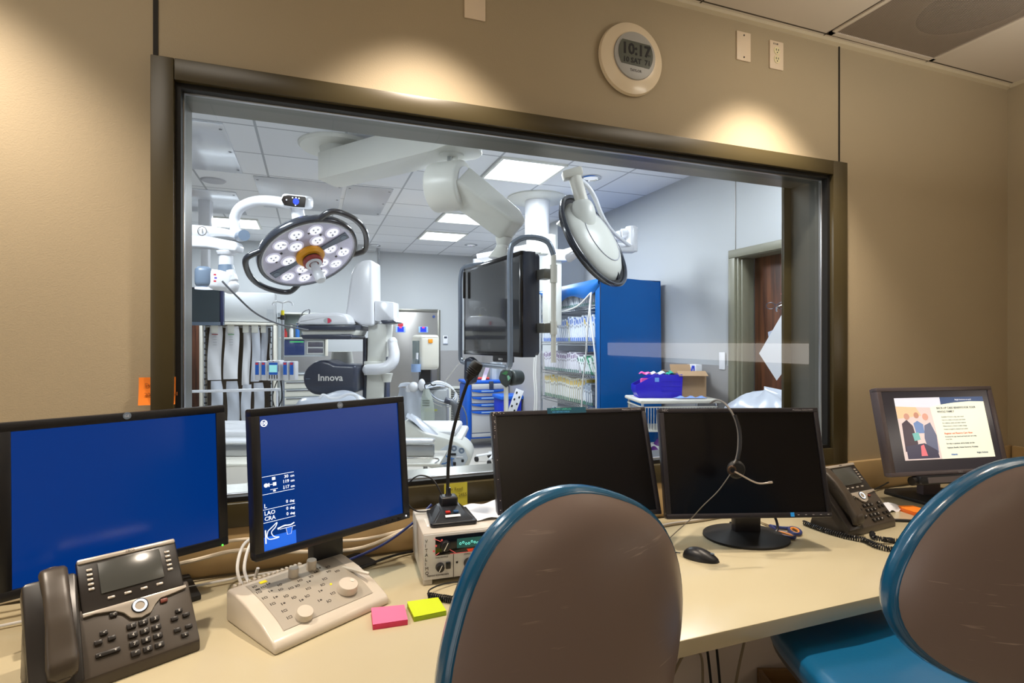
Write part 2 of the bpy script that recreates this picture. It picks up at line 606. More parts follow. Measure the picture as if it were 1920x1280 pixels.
# treatment room shell
sbox('floor', -4.2, 3.6, YF, 11.5, -.1, 0, ORF)
struct(MB().box((-.3, 6.6, OC + .05), (7.9, 9.3, .1), ORC).build('ceiling', smooth=0))
def orwall(name, boxes):
    b = MB()
    for (x0, x1, y0, y1) in boxes:
        b.box(((x0 + x1) / 2, (y0 + y1) / 2, .762), (x1 - x0, y1 - y0, 1.525), ORW2)
        b.box(((x0 + x1) / 2, (y0 + y1) / 2, 2.43), (x1 - x0, y1 - y0, 1.81), ORW)
    return struct(b.build(name, smooth=0))
# right wall with the door opening y 2.35..3.71, z..2.42
b = MB()
X0, X1 = 3.39, 3.7
for (y0, y1, z0, z1) in ((3.71, 6.44, 0, 3.35), (YF, 2.35, 0, 3.35), (2.35, 3.71, 2.42, 3.35)):
    b.box(((X0 + X1) / 2, (y0 + y1) / 2, (z0 + z1) / 2), (X1 - X0, y1 - y0, z1 - z0), ORW)
b.box((X0 - .003, 5.08, .74), (.01, 2.7, 1.48), ORW2)
b.box((X0 - .002, 3.70, 2.88), (.006, .006, .86), STEELD)
struct(b.build('wall_right', smooth=0))
orwall('wall_right', [(3.0, 3.7, 6.44, 9.9)])
orwall('wall_back', [(1.06, 3.1, 9.78, 9.95), (-4.2, 1.06, 9.45, 9.95)])
orwall('wall_left', [(-4.3, -4.1, YF, 9.95)])
b = MB()
b.box((2.1, 9.765, .1), (2.0, .02, .2), mat('dark_base', (120, 108, 100), .5))
struct(b.build('baseboard_back', smooth=0))
struct(MB().box((1.075, 9.60, 1.65), (.03, .34, 3.24), CHROME, .004).build('trim_3'))
b = MB()
b.prism([(1.0, 3.27), (1.0, 3.19), (.72, 3.19), (.72, 3.27)], 9.2, 9.45, ORW)
struct(b.build('trim_4', smooth=0))
# large satin and glossy ceiling panels
for (x0, x1, y0, y1, m) in ((-1.75, -.60, 4.43, 5.66, SHINY), (-1.9, -.75, 6.42, 7.5, SHINY), (-.52, .30, 5.72, 6.98, BAND), (.34, .80, 5.72, 6.98, BAND),
                            (-1.75, -.6, 2.9, 4.2, SHINY)):
    b = MB()
    b.box(((x0 + x1) / 2, (y0 + y1) / 2, OC - .006), (x1 - x0, y1 - y0, .012), m, .004)
    for (sx, sy) in ((x0 + .03, y0 + .1), (x0 + .03, y1 - .1), (x1 - .03, y0 + .1), (x1 - .03, y1 - .1), (x1 - .03, (y0 + y1) / 2)):
        b.cyl((sx, sy, OC - .011), (sx, sy, OC - .015), .012, mat('screw_grey', (120, 122, 128), .4, .6), n=10)
    struct(b.build('ceiling_panel'))

# door and frame on the right wall
dr = thing('door_1', (3.39, 3.03, 0))
dr['kind'] = 'structure'
MB().box((.17, 0, 1.2), (.045, 1.22, 2.40), WALNUT, .003).build('door_leaf', dr)
b = MB()
for (y, s_) in ((.68, 1), (-.68, -1)):
    b.box((-.008, y + s_ * .018, 1.2), (.03, .075, 2.40), DOORF, .004)
    b.box((.08, y - s_ * .03, 1.2), (.17, .03, 2.40), DOORF, .003)
    b.box((.05, y - s_ * .055, 1.2), (.07, .03, 2.36), DOORF, .003)
b.box((-.008, 0, 2.4355), (.03, 1.471, .069), DOORF, .004)
b.box((.08, 0, 2.41), (.17, 1.36, .03), DOORF, .003)
b.build('door_frame', dr)
b = MB()
b.tube([(.13, .46, 1.05), (.10, .46, 1.05), (.10, .34, 1.05)], .01, CHROME, smooth=False)
b.build('door_handle', dr)
# steel double door in the back wall
dr = thing('door_2', (1.686, 9.78, 0))
dr['kind'] = 'structure'
MB().box((0, -.008, 1.11), (.94, .03, 2.22), STEELD, .003).build('door_leaf', dr)
b = MB()
b.box((-.49, -.012, 1.13), (.05, .05, 2.26), JAMB, .003)
b.box((.49, -.012, 1.13), (.05, .05, 2.26), JAMB, .003)
b.box((0, -.012, 2.245), (.94, .05, .05), JAMB, .003)
b.build('door_frame', dr)

# ================================================================ CONTROL ROOM CEILING AND WALL THINGS
g = thing('air_return_grille', (2.42, 1.45, ZC - .004), 0, 'slatted metal air return grille beside the wall in the control room ceiling', 'grille')
b = MB()
x0, x1, y0, y1 = -.33, .33, -.92, .285
for k in range(62):
    x = x0 + .02 + k * (x1 - x0 - .04) / 61
    b.box((x, (y0 + y1) / 2, 0), (.0042, y1 - y0 - .04, .0008), mat('grille_grey', (176, 164, 152), .45, metal=.2))
b.build('slat_panel', g, smooth=0)
b = MB()
for (c, d) in (((x0 + .01, (y0 + y1) / 2), (.02, y1 - y0)), ((x1 - .01, (y0 + y1) / 2), (.02, y1 - y0)), ((0, y0 + .01), (x1 - x0, .02)), ((0, y1 - .01), (x1 - x0, .02))):
    b.box((c[0], c[1], 0), (d[0], d[1], .008), mat('grille_rim', (206, 196, 182), .5))
b.build('frame', g, smooth=0)
MB().box((0, (y0 + y1) / 2, .003), (x1 - x0, y1 - y0, .001), mat('grille_back', (146, 132, 120), .8)).build('backing', g, smooth=0)
MB().cyl((.06, -.06, .0022), (.06, -.06, .0012), .20, mat('duct_dark', (84, 74, 66), .8), n=48).build('duct_opening', g)
for i, (x, y) in enumerate(((-.96, 1.36), (.34, 1.40), (1.72, 1.42))):
    lb = ['leftmost recessed downlight over the tan wall left of the window', 'middle recessed downlight above the window head', 'right recessed downlight near the wall clock and outlet'][i]
    d = thing('recessed_downlight', (x, y, ZC), 0, lb, 'ceiling light', 'downlights washing the window wall')
    MB().lathe([(.085, 0), (.085, -.006), (.062, -.008), (.058, -.001), (.058, 0)], mat('downlight_trim', (230, 224, 214), .4)).build('trim_ring', d)
    MB().cyl((0, 0, -.001), (0, 0, -.003), .056, WARMD).build('lens', d)
    l = bpy.data.lights.new('downlight_lamp', 'SPOT')
    l.energy = (112, 98, 112)[i]
    l.color = WARM
    l.spot_size = R(88)
    l.spot_blend = .7
    l.shadow_soft_size = .045
    lo = bpy.data.objects.new('downlight_lamp', l)
    col.objects.link(lo)
    lo.location = (x, y, ZC - .03)
    lo.rotation_euler = (R(6), 0, 0)

for i, x in enumerate((-.75, 1.85)):  # made-up fittings round the added overhead fill lamps, out of view
    c = thing('ceiling_light', (x, .90, ZC), 0, ('added unseen square fill light over the left end of the desk', 'added unseen square fill light over the right end of the desk')[i], 'ceiling light', 'added unseen fill lights of the control room')
    b = MB()
    for (cc, dd) in (((.31, 0), (.03, .65)), ((-.31, 0), (.03, .65)), ((0, .31), (.59, .03)), ((0, -.31), (.59, .03))):
        b.box((cc[0], cc[1], -.006), (dd[0], dd[1], .012), OFFW)
    b.build('frame', c)
    MB().box((0, 0, -.003), (.59, .59, .004), mat('fill_diffuser', (250, 240, 222), .5, emit=1.5)).build('diffuser', c)
ck = thing('wall_clock', (1.126, YW, 2.748), 0, 'round cream digital wall clock above the window reading 10:17', 'clock')
b = MB(RX(90))
b.lathe([(0, 0), (.128, 0), (.136, .008), (.132, .02), (.10, .034), (.088, .036), (.088, .02), (0, .02)], CLOCKR, 64)
b.build('rim', ck)
b = MB(RX(90))
b.lathe([(0, .02), (.088, .02), (.087, .042), (.07, .046), (0, .046)], CLOCKG, 64)
b.build('face', ck)
b = MB()
pts = [(.073 * math.cos(a), .073 * math.sin(a)) for a in [R(q) for q in list(range(-38, 39, 6))]] + [(.073 * math.cos(a), .073 * math.sin(a)) for a in [R(q) for q in list(range(142, 219, 6))]]
b.prism([(x, z * 1.02 + .004) for x, z in pts], -.0475, -.046, CLCD)
b.build('display', ck, smooth=0)
b = MB()
b.text('10:17', .056, BLACKM, T(-.062, -.0478, .0) @ TXZ, bold=.0018)
b.text('PM', .014, BLACKM, T(.045, -.0476, .0) @ TXZ)
b.text('10 SAT  71', .026, BLACKM, T(-.056, -.0478, -.031) @ TXZ, bold=.0009)
b.text('TAYLOR', .013, INKD, T(-.025, -.0462, -.062) @ TXZ, bold=.0003)
b.build('lettering', ck, smooth=0)

pl = MB(T(1.668, YW, 2.902)).box((0, -.003, 0), (.072, .006, .118), mat('almond_plate', (232, 214, 190), .35), .002)
pl.cyl((0, -.006, .045), (0, -.0075, .045), .0035, INKD, n=10)
pl.cyl((0, -.006, -.045), (0, -.0075, -.045), .0035, INKD, n=10)
tag(pl.build('blank_wall_plate'), 'blank almond cover plate with two screws right of the clock', 'wall plate')
ol = thing('power_outlet', (1.843, YW, 2.897), 0, 'duplex power outlet in a cream plate high on the wall', 'outlet')
MB().box((0, -.003, 0), (.074, .006, .118), mat('almond_plate', (232, 214, 190), .35), .002).build('cover_plate', ol)
b = MB()
for z in (.018, -.018):
    b.cyl((0, -.006, z), (0, -.0085, z), .0165, mat('outlet_face', (236, 226, 186), .3), n=24)
    for x in (-.006, .006):
        b.box((x, -.009, z + .003), (.0022, .002, .008), INKD)
    b.cyl((0, -.0085, z - .008), (0, -.0098, z - .008), .0025, INKD, n=8)
b.build('receptacle', ol)
MB().text('E13-8F', .010, INKD, T(-.02, -.0064, .043) @ TXZ).build('lettering', ol, smooth=0)
tag(MB(T(.52, YW, 2.838)).box((0, -.003, 0), (.074, .006, .118), mat('almond_plate', (232, 214, 190), .35), .002).build('blank_wall_plate'),
    'almond cover plate at the very top edge above the window', 'wall plate')
tag(MB(T(XR - .015, -.74, 1.60)).box((0, 0, 0), (.03, 2.9, .15), mat('strip_light_face', (250, 246, 240), .4, emit=3.2, ecol=(255, 243, 230)), .004).build('wall_strip_light'),
    'long lit strip fixture on the right wall of the control room', 'light fixture')

def note(name, c, w_, h_, m, label, lines, ink, curl=.008, ry=0):
    def f(u, v):
        x, z = (u - .5) * w_, (v - .5) * h_
        return Vector((x, -.002 - curl * (1 - v) ** 2 - .006 * max(0, .25 - abs(u - 1)) * 0, z))
    b = MB(T(*c) @ RY(ry))
    b.surf(f, 6, 8, m, thick=.0004)
    for k, (t_, z) in enumerate(lines):
        b.text(t_, .0145, ink, T(-w_ * .34, -.0035 - curl * (.5 - z / h_) ** 2, z) @ TXZ)
    return tag(b.build(name), label, 'note')
note('sticky_note', (-.401, YW - .016, 1.553), .088, .076, ORANGE, 'orange sticky note with handwriting on the window frame left edge', [('Dr. Mark', .012), ('201-963-4261', -.014)], mat('pencil', (170, 96, 30), .7))
note('sticky_note', (.447, YW - .027, 1.178), .078, .092, YNOTE, 'yellow sticky note with handwriting under the window behind the microphone', [('Dr Read', .022), ('963 - 2455', .002), ('8 am', -.024)], mat('pencil2', (120, 110, 40), .7), curl=.003)

# ================================================================ DESK
dk = thing('control_desk', (.33, 1.38, 0), 0, 'long cream laminate counter under the observation window', 'desk')
MB().box((0, 0, ZD - .0195), (XR - XL - .02, .732, .039), DESK, .003).build('worktop', dk)
for x in (-2.95, -1.2, 2.0, 2.95):
    MB().box((x, .04, (ZD - .039) / 2), (.03, .6, ZD - .04), UNDERW, .002).build('support_panel', dk)

# ---------------------------------------------------------------- monitors
def monitor(name, label, ctr, yaw, tilt, W, H, SW, SH, sm, hous, base, dz=.0, depth=.055, badge=None, extras=None, base_at=(0, .09)):
    """ctr is the centre of the screen plane; the root sits on the desk under the stand"""
    cy, sy = math.cos(R(yaw)), math.sin(R(yaw))
    bx, by = base_at
    root = thing(name, (ctr[0] + bx * cy - by * sy, ctr[1] + bx * sy + by * cy, ZD), yaw, label, 'monitor')
    X = T(-bx, -by, ctr[2] - ZD) @ RX(tilt)
    b = MB(X)
    bt = (H - SH) / 2
    bw = (W - SW) / 2
    b.box((0, .004 + .011, SH / 2 + bt / 2 + dz), (W, .03, bt), hous, .003)
    b.box((0, .004 + .011, -SH / 2 - bt / 2 + dz), (W, .03, bt), hous, .003)
    b.box((-SW / 2 - bw / 2, .015, dz), (bw, .03, SH + .004), hous, .003)
    b.box((SW / 2 + bw / 2, .015, dz), (bw, .03, SH + .004), hous, .003)
    b.box((0, .034, dz), (W - .004, .012, H - .004), hous, .003)
    b.box((0, depth * .5 + .03, dz), (W * .62, depth, H * .66), hous, .012)
    b.build('housing', root)
    MB(X).box((0, .006, dz), (SW + .002, .002, SH + .002), sm).build('screen', root, smooth=0)
    b = MB()
    zc = ctr[2] - ZD
    zt = zc - H * .25
    b.box((0, .0, zt / 2 + .01), (.09, .035, zt), hous, .006)
    b.build('stand_neck', root)
    b = MB()
    if base == 'round':
        b.lathe([(0, .026), (.03, .026), (.125, .012), (.142, .007), (.142, .0), (0, 0)], BLACKM, 48, X=Matrix.Diagonal((1, .86, 1, 1)))
    elif base == 'plate':
        b.prism([(-.13, -.11), (.13, -.11), (.155, .07), (.12, .1), (-.12, .1), (-.155, .07)], 0, .014, BLACKM, axis='z', bev=.003)
    elif base == 'wings':
        b.box((0, -.03, .006), (.08, .20, .012), BLACKM, .003)
        b.box((0, .06, .006), (.34, .10, .012), BLACKM, .003)
    b.build('stand_base', root)
    if badge:
        for (kind, x, z) in badge:
            bb = MB(X)
            if kind == 'ge':
                bb.cyl((x, 0, z + dz), (x, -.0012, z + dz), .0085, MIDGREY, n=24)
                bb.text('GE', .0085, mat('badge_ink', (210, 215, 230), .4), T(x - .0058, -.0014, z + dz - .003) @ TXZ)
                bb.build('badge', root)
            else:
                bb.text(kind, .0105 if len(kind) < 5 else .008, mat('pale_print', (150, 148, 152), .5), T(x, -.0008, z + dz) @ TXZ)
                bb.build('lettering', root, smooth=0)
    if extras:
        extras(root, X)
    return root

def led(x, z, m=GREENL):
    return lambda root, X: MB(X).ball((x, -.001, z), .0026, m, n=8).build('power_light', root)

monitor('monitor', 'large blue-lit monitor behind the left desk phone', (-.414, 1.541, 1.336), 27.5, -4.3, .452, .372, .406, .330, BLUES, BLACK, 'plate', dz=-.003,
        badge=[('ge', .004, .1785)], extras=led(.21, -.187), base_at=(.03, .10))

def ge2x(root, X):
    led(.208, -.168, INK)(root, X)
    for k in range(4):
        MB(X).box((.125 + k * .02, -.001, -.168), (.010, .002, .005), BLACKM, .0008).build('button', root)
    b = MB(X)
    def ln(z, z2=None): b.box((-.1607, .0042, z), (.079, .0006, .0011), INK)
    for z in (.0165, -.0257, -.0618, -.0928): ln(z)
    def tx(s_, x, z, h): b.text(s_, h, INK, T(x, .0044, z) @ TXZ, bold=.00015)
    tx('30', -.146, .0052, .0108); tx('cm', -.1302, .0052, .0085)
    tx('119', -.150, -.0068, .0108); tx('cm', -.1302, -.0068, .0085)
    tx('17', -.1445, -.0208, .0108); tx('cm', -.1302, -.0208, .0085)
    b.box((-.1475, .0042, -.0172), (.0014, .0006, .009), INK)
    b.prism([(-.1497, -.019), (-.1453, -.019), (-.1475, -.0225)], .0038, .0044, INK)
    for z in (-.0563, -.0735, -.0868):
        tx('0', -.1437, z, .0108); tx('deg', -.1343, z, .0085)
    tx('L', -.1975, -.058, .014); tx('LAO', -.1975, -.0752, .0135); tx('CRA', -.1975, -.0882, .0135)
    b.box((-.172, .0042, .009), (.008, .0006, .007), INK)
    b.box((-.170, .0042, -.0045), (.008, .0006, .008), INK)
    b.cyl((-.191, .0045, -.0045), (-.191, .0038, -.0045), .005, INK, n=20)
    b.box((-.184, .0042, -.0045), (.003, .0006, .009), INK)
    b.box((-.178, .0042, -.0045), (.008, .0006, .0012), INK)
    b.box((-.172, .0042, -.0165), (.018, .0006, .001), INK)
    b.box((-.171, .0042, -.0205), (.006, .0006, .004), INK)
    b.build('lettering', root, smooth=0)
    b = MB(X)        # round emblem on the screen
    b.lathe([(.0062, 0), (.0085, 0), (.0085, .0006), (.0062, .0006), (.0062, 0)], INK, 32, X=T(-.1905, .0046, .1453) @ RX(90))
    b.text('GE', .0085, INK, T(-.1958, .0044, .1425) @ TXZ, bold=.0003)
    for a in range(0, 360, 90):
        b.box((-.1905 + .0052 * math.cos(R(a + 45)), .0042, .1453 + .0052 * math.sin(R(a + 45))), (.002, .0005, .001), INK)
    b.build('emblem', root, smooth=0)
    b = MB(X)        # small drawing of the scanner and a lying figure
    LB = mat('drawing_blue', (30, 100, 220), .4, emit=.8, ecol=(28, 96, 215))
    b.box((-.1607, .0047, -.143), (.079, .0004, .032), LB)
    b.box((-.196, .0044, -.126), (.003, .0005, .032), INK)
    pts = [(-.1935 + .020 * (1 - math.cos(R(a))) * .6 + .004, -.121 + .0135 * math.sin(R(a))) for a in range(-80, 81, 20)]
    b.tube([(-.190, .0042, -.113), (-.178, .0042, -.105), (-.168, .0042, -.098), (-.172, .0042, -.108), (-.182, .0042, -.118), (-.176, .0042, -.130), (-.164, .0042, -.134), (-.186, .0042, -.134), (-.193, .0042, -.126), (-.190, .0042, -.113)], .0011, INK, n=5)
    b.tube([(-.164, .0042, -.113), (-.150, .0042, -.110), (-.135, .0042, -.1115), (-.125, .0042, -.108)], .0016, INK, n=5)
    b.ball((-.165, .0042, -.1135), (.0026, .0006, .0026), INK, n=8)
    b.box((-.142, .0042, -.116), (.04, .0005, .0012), INK)
    b.prism([(-.146, -.117), (-.130, -.117), (-.134, -.133), (-.143, -.133)], .0039, .0044, LB)
    b.tube([(-.146, .0041, -.117), (-.143, .0041, -.133), (-.134, .0041, -.133), (-.130, .0041, -.117)], .0006, INK, n=4, smooth=False)
    b.build('drawing', root, smooth=0)
monitor('monitor', 'blue-lit monitor with angle readings behind the white console', (.069, 1.53, 1.346), 27, -5, .446, .360, .402, .322, BLUES, BLACK, 'wings',
        dz=.002, badge=[('ge', .012, .170)], extras=ge2x, base_at=(0, .07))

DARKS = mat('dark_screen', (9, 9, 13), .22, spec=.45)
DARKH = mat('dark_bezel', (38, 36, 42), .35, noise=.05, nscale=60)
def nec1x(root, X):
    b = MB(X)
    for k in range(26):
        x = -.262 + .05 * random.random() ** 2 if k % 2 else -.265 + .006 * random.random()
        z = .168 + .008 * random.random() if k % 2 else .17 - .3 * random.random() ** 2
        b.ball((x, -.0008, z), (.0012 + .001 * random.random(), .0004, .0009), mat('chip_white', (214, 206, 200), .6), n=6)
    b.build('paint_chips', root)
    b = MB(X)
    b.box((-.015, -.0012, .172), (.135, .001, .019), mat('teal_tape', (20, 74, 96), .4))
    b.text('DO NOT UNPLUG', .0085, mat('tape_ink', (70, 170, 150), .5), T(-.07, -.0019, .1735) @ TXZ, bold=.0002)
    b.text('RED BEFORE CABLES', .0065, mat('tape_ink2', (60, 140, 190), .5), T(-.066, -.0019, .1655) @ TXZ, bold=.0002)
    b.build('tape_label', root, smooth=0)
monitor('monitor', 'dark switched-off monitor with a teal tape label on its top edge', (.80, 1.57, 1.30), -6, -19, .54, .352, .508, .320, DARKS, DARKH, 'round',
        badge=[('MultiSync EA221WM', .182, .1655)], extras=nec1x, base_at=(.03, .06))
def nec2x(root, X):
    b = MB(X)
    b.box((.138, -.0006, -.166), (.012, .001, .013), mat('energy_sticker', (40, 140, 214), .4, emit=.25))
    b.build('sticker', root)
    for k in range(5):
        MB(X).box((.158 + k * .0245, -.0005, -.167), (.006, .001, .0022), mat('pale_print', (150, 148, 152), .5)).build('button', root)
    MB(X).box((-.008, -.0005, -.168), (.016, .001, .003), BLACKM).build('sensor', root)
monitor('monitor', 'dark switched-off monitor with a headset hanging over it', (1.328, 1.41, 1.297), -17.8, -13.4, .54, .352, .508, .320, DARKS, DARKH, 'round',
        badge=[('NEC', -.2605, .1655), ('MultiSync EA221WM', .182, .1655)], extras=nec2x, base_at=(.045, .085))

# slide on the right hand screen
DELLS = mat('grey_lit_screen', (24, 22, 24), .2, emit=.10, ecol=(140, 130, 140), spec=.5)
def dellx(root, X):
    def P(x0, x1, z0, z1, c, y=.0046, e=.75):
        m = mat('slide_%d_%d_%d' % c, c, .25, emit=e, ecol=c)
        return ((x0 + x1) / 2, y, (z0 + z1) / 2), (abs(x1 - x0), .0006, abs(z1 - z0)), m
    b = MB(X)
    b.box(*P(-.205, .232, -.115, .133, (232, 234, 214), .0049))
    def q(pts, c, y, e=.75):
        b.prism(pts, y, y + .0003, mat('slide_%d_%d_%d' % c, c, .25, emit=e, ecol=c))
    q([(.015, .133), (.232, .133), (.232, .112), (.16, .114), (.08, .110), (.015, .103)], (52, 74, 116), .0044)
    q([(-.205, .133), (.015, .133), (.015, .103), (-.04, .092), (-.205, .10)], (214, 214, 228), .0044)
    q([(-.205, .10), (-.04, .092), (-.032, 0), (-.028, -.115), (-.205, -.115)], (208, 192, 190), .0043)
    q([(-.205, .10), (-.11, .095), (-.09, .06), (-.205, .05)], (226, 186, 150), .0041)
    # three seated people in the slide's photograph: clothes, heads
    q([(-.19, .03), (-.165, .045), (-.14, .02), (-.13, -.05), (-.16, -.09), (-.195, -.08)], (62, 50, 62), .0039)
    q([(-.135, .03), (-.115, .04), (-.09, .025), (-.09, -.01), (-.13, -.01)], (100, 128, 176), .0038)
    q([(-.085, .02), (-.055, .032), (-.035, -.02), (-.04, -.09), (-.085, -.09), (-.095, -.03)], (92, 98, 124), .0037)
    q([(-.19, -.06), (-.10, -.05), (-.045, -.08), (-.04, -.11), (-.19, -.11)], (60, 58, 78), .0036)
    for (x, z, r_, c) in ((-.162, .058, .013, (196, 150, 134)), (-.115, .062, .012, (190, 140, 120)), (-.073, .055, .014, (214, 160, 142))):
        b.cyl((x, .0042, z), (x, .0034, z), r_, mat('slide_%d_%d_%d' % c, c, .3, emit=.6, ecol=c), n=20)
    q([(-.15, -.01), (-.12, -.006), (-.115, -.035), (-.145, -.04)], (110, 176, 172), .0033)
    q([(-.12, -.06), (-.105, -.055), (-.095, -.1), (-.125, -.1)], (214, 110, 120), .0033)
    b.build('slide', root, smooth=0)
    b = MB(X)
    def tx(s_, x, z, h, c, bo=0): b.text(s_, h, mat('slide_%d_%d_%d' % c, c, .3, emit=.6, ecol=c), T(x, .0040, z) @ TXZ, bold=bo)
    K = (70, 72, 80)
    tx('Bright horizons at work', .088, .119, .0085, (225, 230, 240))
    tx('BACK-UP CARE BENEFITS FOR YOUR', -.01, .085, .0118, K, .0001)
    tx('WHOLE FAMILY', -.01, .070, .0118, K, .0001)
    for k, s_ in enumerate(('Available 24 hours a day, year round', 'Care in a center or in your own home', 'For children, adults and elder relatives', 'When school is closed or plans change', 'Trained caregivers, checked and vetted')):
        tx(s_, .005, .050 - k * .0125, .0075, (110, 112, 112))
    tx('Register and Reserve Care Now', .005, -.018, .0105, (196, 84, 40), .0001)
    tx('Download the app. Search and book your care today', .005, -.030, .0072, K)
    tx('at any time.', .005, -.040, .007, (110, 112, 112))
    tx('For help or questions call the family care line', .005, -.058, .0076, K, .0001)
    tx('Employee Benefits, Human Resources, Weekdays', .005, -.074, .0076, K, .0001)
    tx('Atlantic', .018, -.102, .010, (50, 96, 160), .0002)
    tx('Bright Horizons', .145, -.098, .0085, (70, 84, 100), .0002)
    b.build('lettering', root, smooth=0)
    b = MB(X)
    b.box((.005, .004, -.193), (.36, .05, .034), BLACK, .008)
    b.box((.005, -.022, -.193), (.30, .004, .022), mat('speaker_mesh', (92, 86, 90), .6))
    b.cyl((-.19, .01, -.195), (-.15, .01, -.195), .017, BLACKM, n=20)
    b.build('sound_bar', root)
monitor('monitor', 'lit monitor showing a slide with seated people beside the right wall', (2.42, 1.48, 1.33), -9.5, -12.2, .568, .352, .526, .318, DELLS,
        mat('grey_bezel', (84, 76, 80), .35), 'plate', badge=[('DELL', .03, -.1715)], extras=dellx, base_at=(.06, .12))

# ---------------------------------------------------------------- desk phones
def phone(loc, yaw, sc_, label, up=1.0):
    root = thing('desk_phone', (loc[0], loc[1], ZD), yaw, label, 'phone')
    S = Matrix.Diagonal((sc_, sc_, sc_, 1))
    F = S @ T(0, 0, .024) @ RX(-40.7)           # face space: x, -height, up the slope
    c40, s40 = math.cos(R(40.7)), math.sin(R(40.7))
    def sl(h): return (h * s40, .024 + h * c40)
    # keypad body
    b = MB(S)
    prof = [(0, 0), (0, .022), (.003, .0265), sl(.125), (sl(.125)[0] + .03, sl(.125)[1] - .012), (.14, .0)]
    b.prism(prof, -.262, .003, PHONE, axis='x', bev=.004)
    b.build('body', root)
    b = MB(F)
    b.box((-.0925, .006, .170), (.174, .016, .108), PHONED, .004)
    b.build('display_housing', root)
    b = MB(F)
    b.box((-.0925, .003, .2195), (.172, .018, .011), PHONES, .004)
    # silver wave under the display
    pts = [(-.1785, .116), (-.004, .116), (-.004, .110), (-.030, .106), (-.052, .104), (-.062, .096), (-.072, .082), (-.089, .077), (-.106, .082), (-.116, .096), (-.130, .105), (-.160, .110), (-.1785, .109)]
    b.prism(pts[::-1], -.0055, .004, PHONES, bev=.0008)
    b.build('silver_trim', root)
    MB(F).box((-.0925, -.003, .177), (.108, .004, .064), LCD, .001).build('display', root)
    b = MB(F)
    b.text('CISCO', .0055, INKD, T(-.098, -.0064, .2175) @ TXZ)
    b.build('lettering', root, smooth=0)
    def key(x, z, w_=.0125, h_=.0085, m=PKEY, txt=None, nm='key', y=-.0015):
        k_ = MB(F).box((x, y, z), (w_, .006, h_), m, .0016).build(nm, root)
        if txt:
            MB(F).text(txt, .0075, KEYW, T(x, y - .0034, z - .0026) @ TXZ, 'CENTER').build('lettering', k_, smooth=0)
        return k_
    for k in range(5):
        key(-.1605, .199 - k * .0098, .010, .0052, PHONES, nm='line_key', y=-.002)
        key(-.0255, .1975 - k * .0098, .010, .0052, PHONES, nm='line_key', y=-.002)
    for k in range(4):
        key(-.1317 + k * .0276, .1335, .0125, .0052, PHONES, nm='soft_key', y=-.002)
    for k, s_ in enumerate('123456789*0#'):
        key(-.1068 + (k % 3) * .0197, .0672 - (k // 3) * .0174, .0155, .0105, txt=s_)
    for (x, z) in ((-.132, .0992), (-.1504, .0706), (-.1605, .0562), (-.1395, .0567)):
        key(x, z)
    for (x, z) in ((-.0248, .068), (-.0347, .055), (-.0135, .0555), (-.0335, .0313), (-.013, .0311), (-.0223, .0174)):
        key(x, z)
    for (x, z, s_) in ((-.132, .0992, '<'), (-.1504, .0706, '='), (-.0248, .068, 'II'), (-.0223, .0174, 'x')):
        MB(F).text(s_, .006, KEYW, T(x, -.005, z - .002) @ TXZ, 'CENTER').build('lettering', root, smooth=0)
    key(-.0469, .0977, .013, .008, mat('release_key', (120, 60, 50), .4))
    v = key(-.148, .0328, .038, .008)
    MB(F).text('-        +', .009, KEYW, T(-.148, -.0049, .030) @ TXZ, 'CENTER').build('lettering', v, smooth=0)
    b = MB(F @ T(-.089, 0, .1004) @ RX(90))
    b.lathe([(0, .006), (.0085, .006), (.0085, .0075)], PHONES, 28)
    b.lathe([(.0085, .0075), (.0125, .0085), (.0125, .0045)], mat('ring_glow', (225, 238, 255), .3, emit=.7), 28)
    b.lathe([(.0125, .0085), (.0145, .0075), (.0145, .0)], BLACK, 28)
    b.build('navigation_ring', root)
    # handset cradle and handset
    b = MB(F)
    b.prism([(-.262, -.002), (-.186, -.002), (-.180, .195), (-.184, .202), (-.256, .202), (-.262, .195)], -.006, .03, PHONED, bev=.004)
    b.build('cradle', root)
    b = MB(F)
    zs = [.008, .03, .055, .1, .15, .185, .205, .214]
    ws = [.041, .047, .045, .040, .039, .042, .043, .036]
    ys = [-.022, -.034, -.038, -.046, -.044, -.034, -.026, -.020]
    th = [.030, .030, .022, .018, .018, .026, .030, .022]
    def hs(u, v):
        i = u * (len(zs) - 1)
        k = min(int(i), len(zs) - 2)
        f_ = i - k
        L = lambda a: a[k] * (1 - f_) + a[k + 1] * f_
        ang = 2 * PI * v
        ca, sa = math.cos(ang), math.sin(ang)
        ex = .55
        cx = math.copysign(abs(ca) ** ex, ca)
        cz = math.copysign(abs(sa) ** ex, sa)
        e = 1 if 0 < u < 1 else .55
        return Vector((-.217 + cx * L(ws) / 2 * e, L(ys) + .006 + cz * L(th) / 2 * e, L(zs)))
    b.surf(hs, 28, 28, PHONE)
    b.ball((-.217, -.016, .008), (.012, .009, .004), PHONE, n=12)
    b.ball((-.217, -.014, .214), (.012, .008, .004), PHONE, n=12)
    b.build('handset', root, smooth=60)
    return root
phone((-.228, 1.341), 26.1, 1.057, 'charcoal desk phone in front of the left blue monitor')
phone((1.983, 1.373), 6, 1.035, 'charcoal desk phone right of the dark monitor with headset')

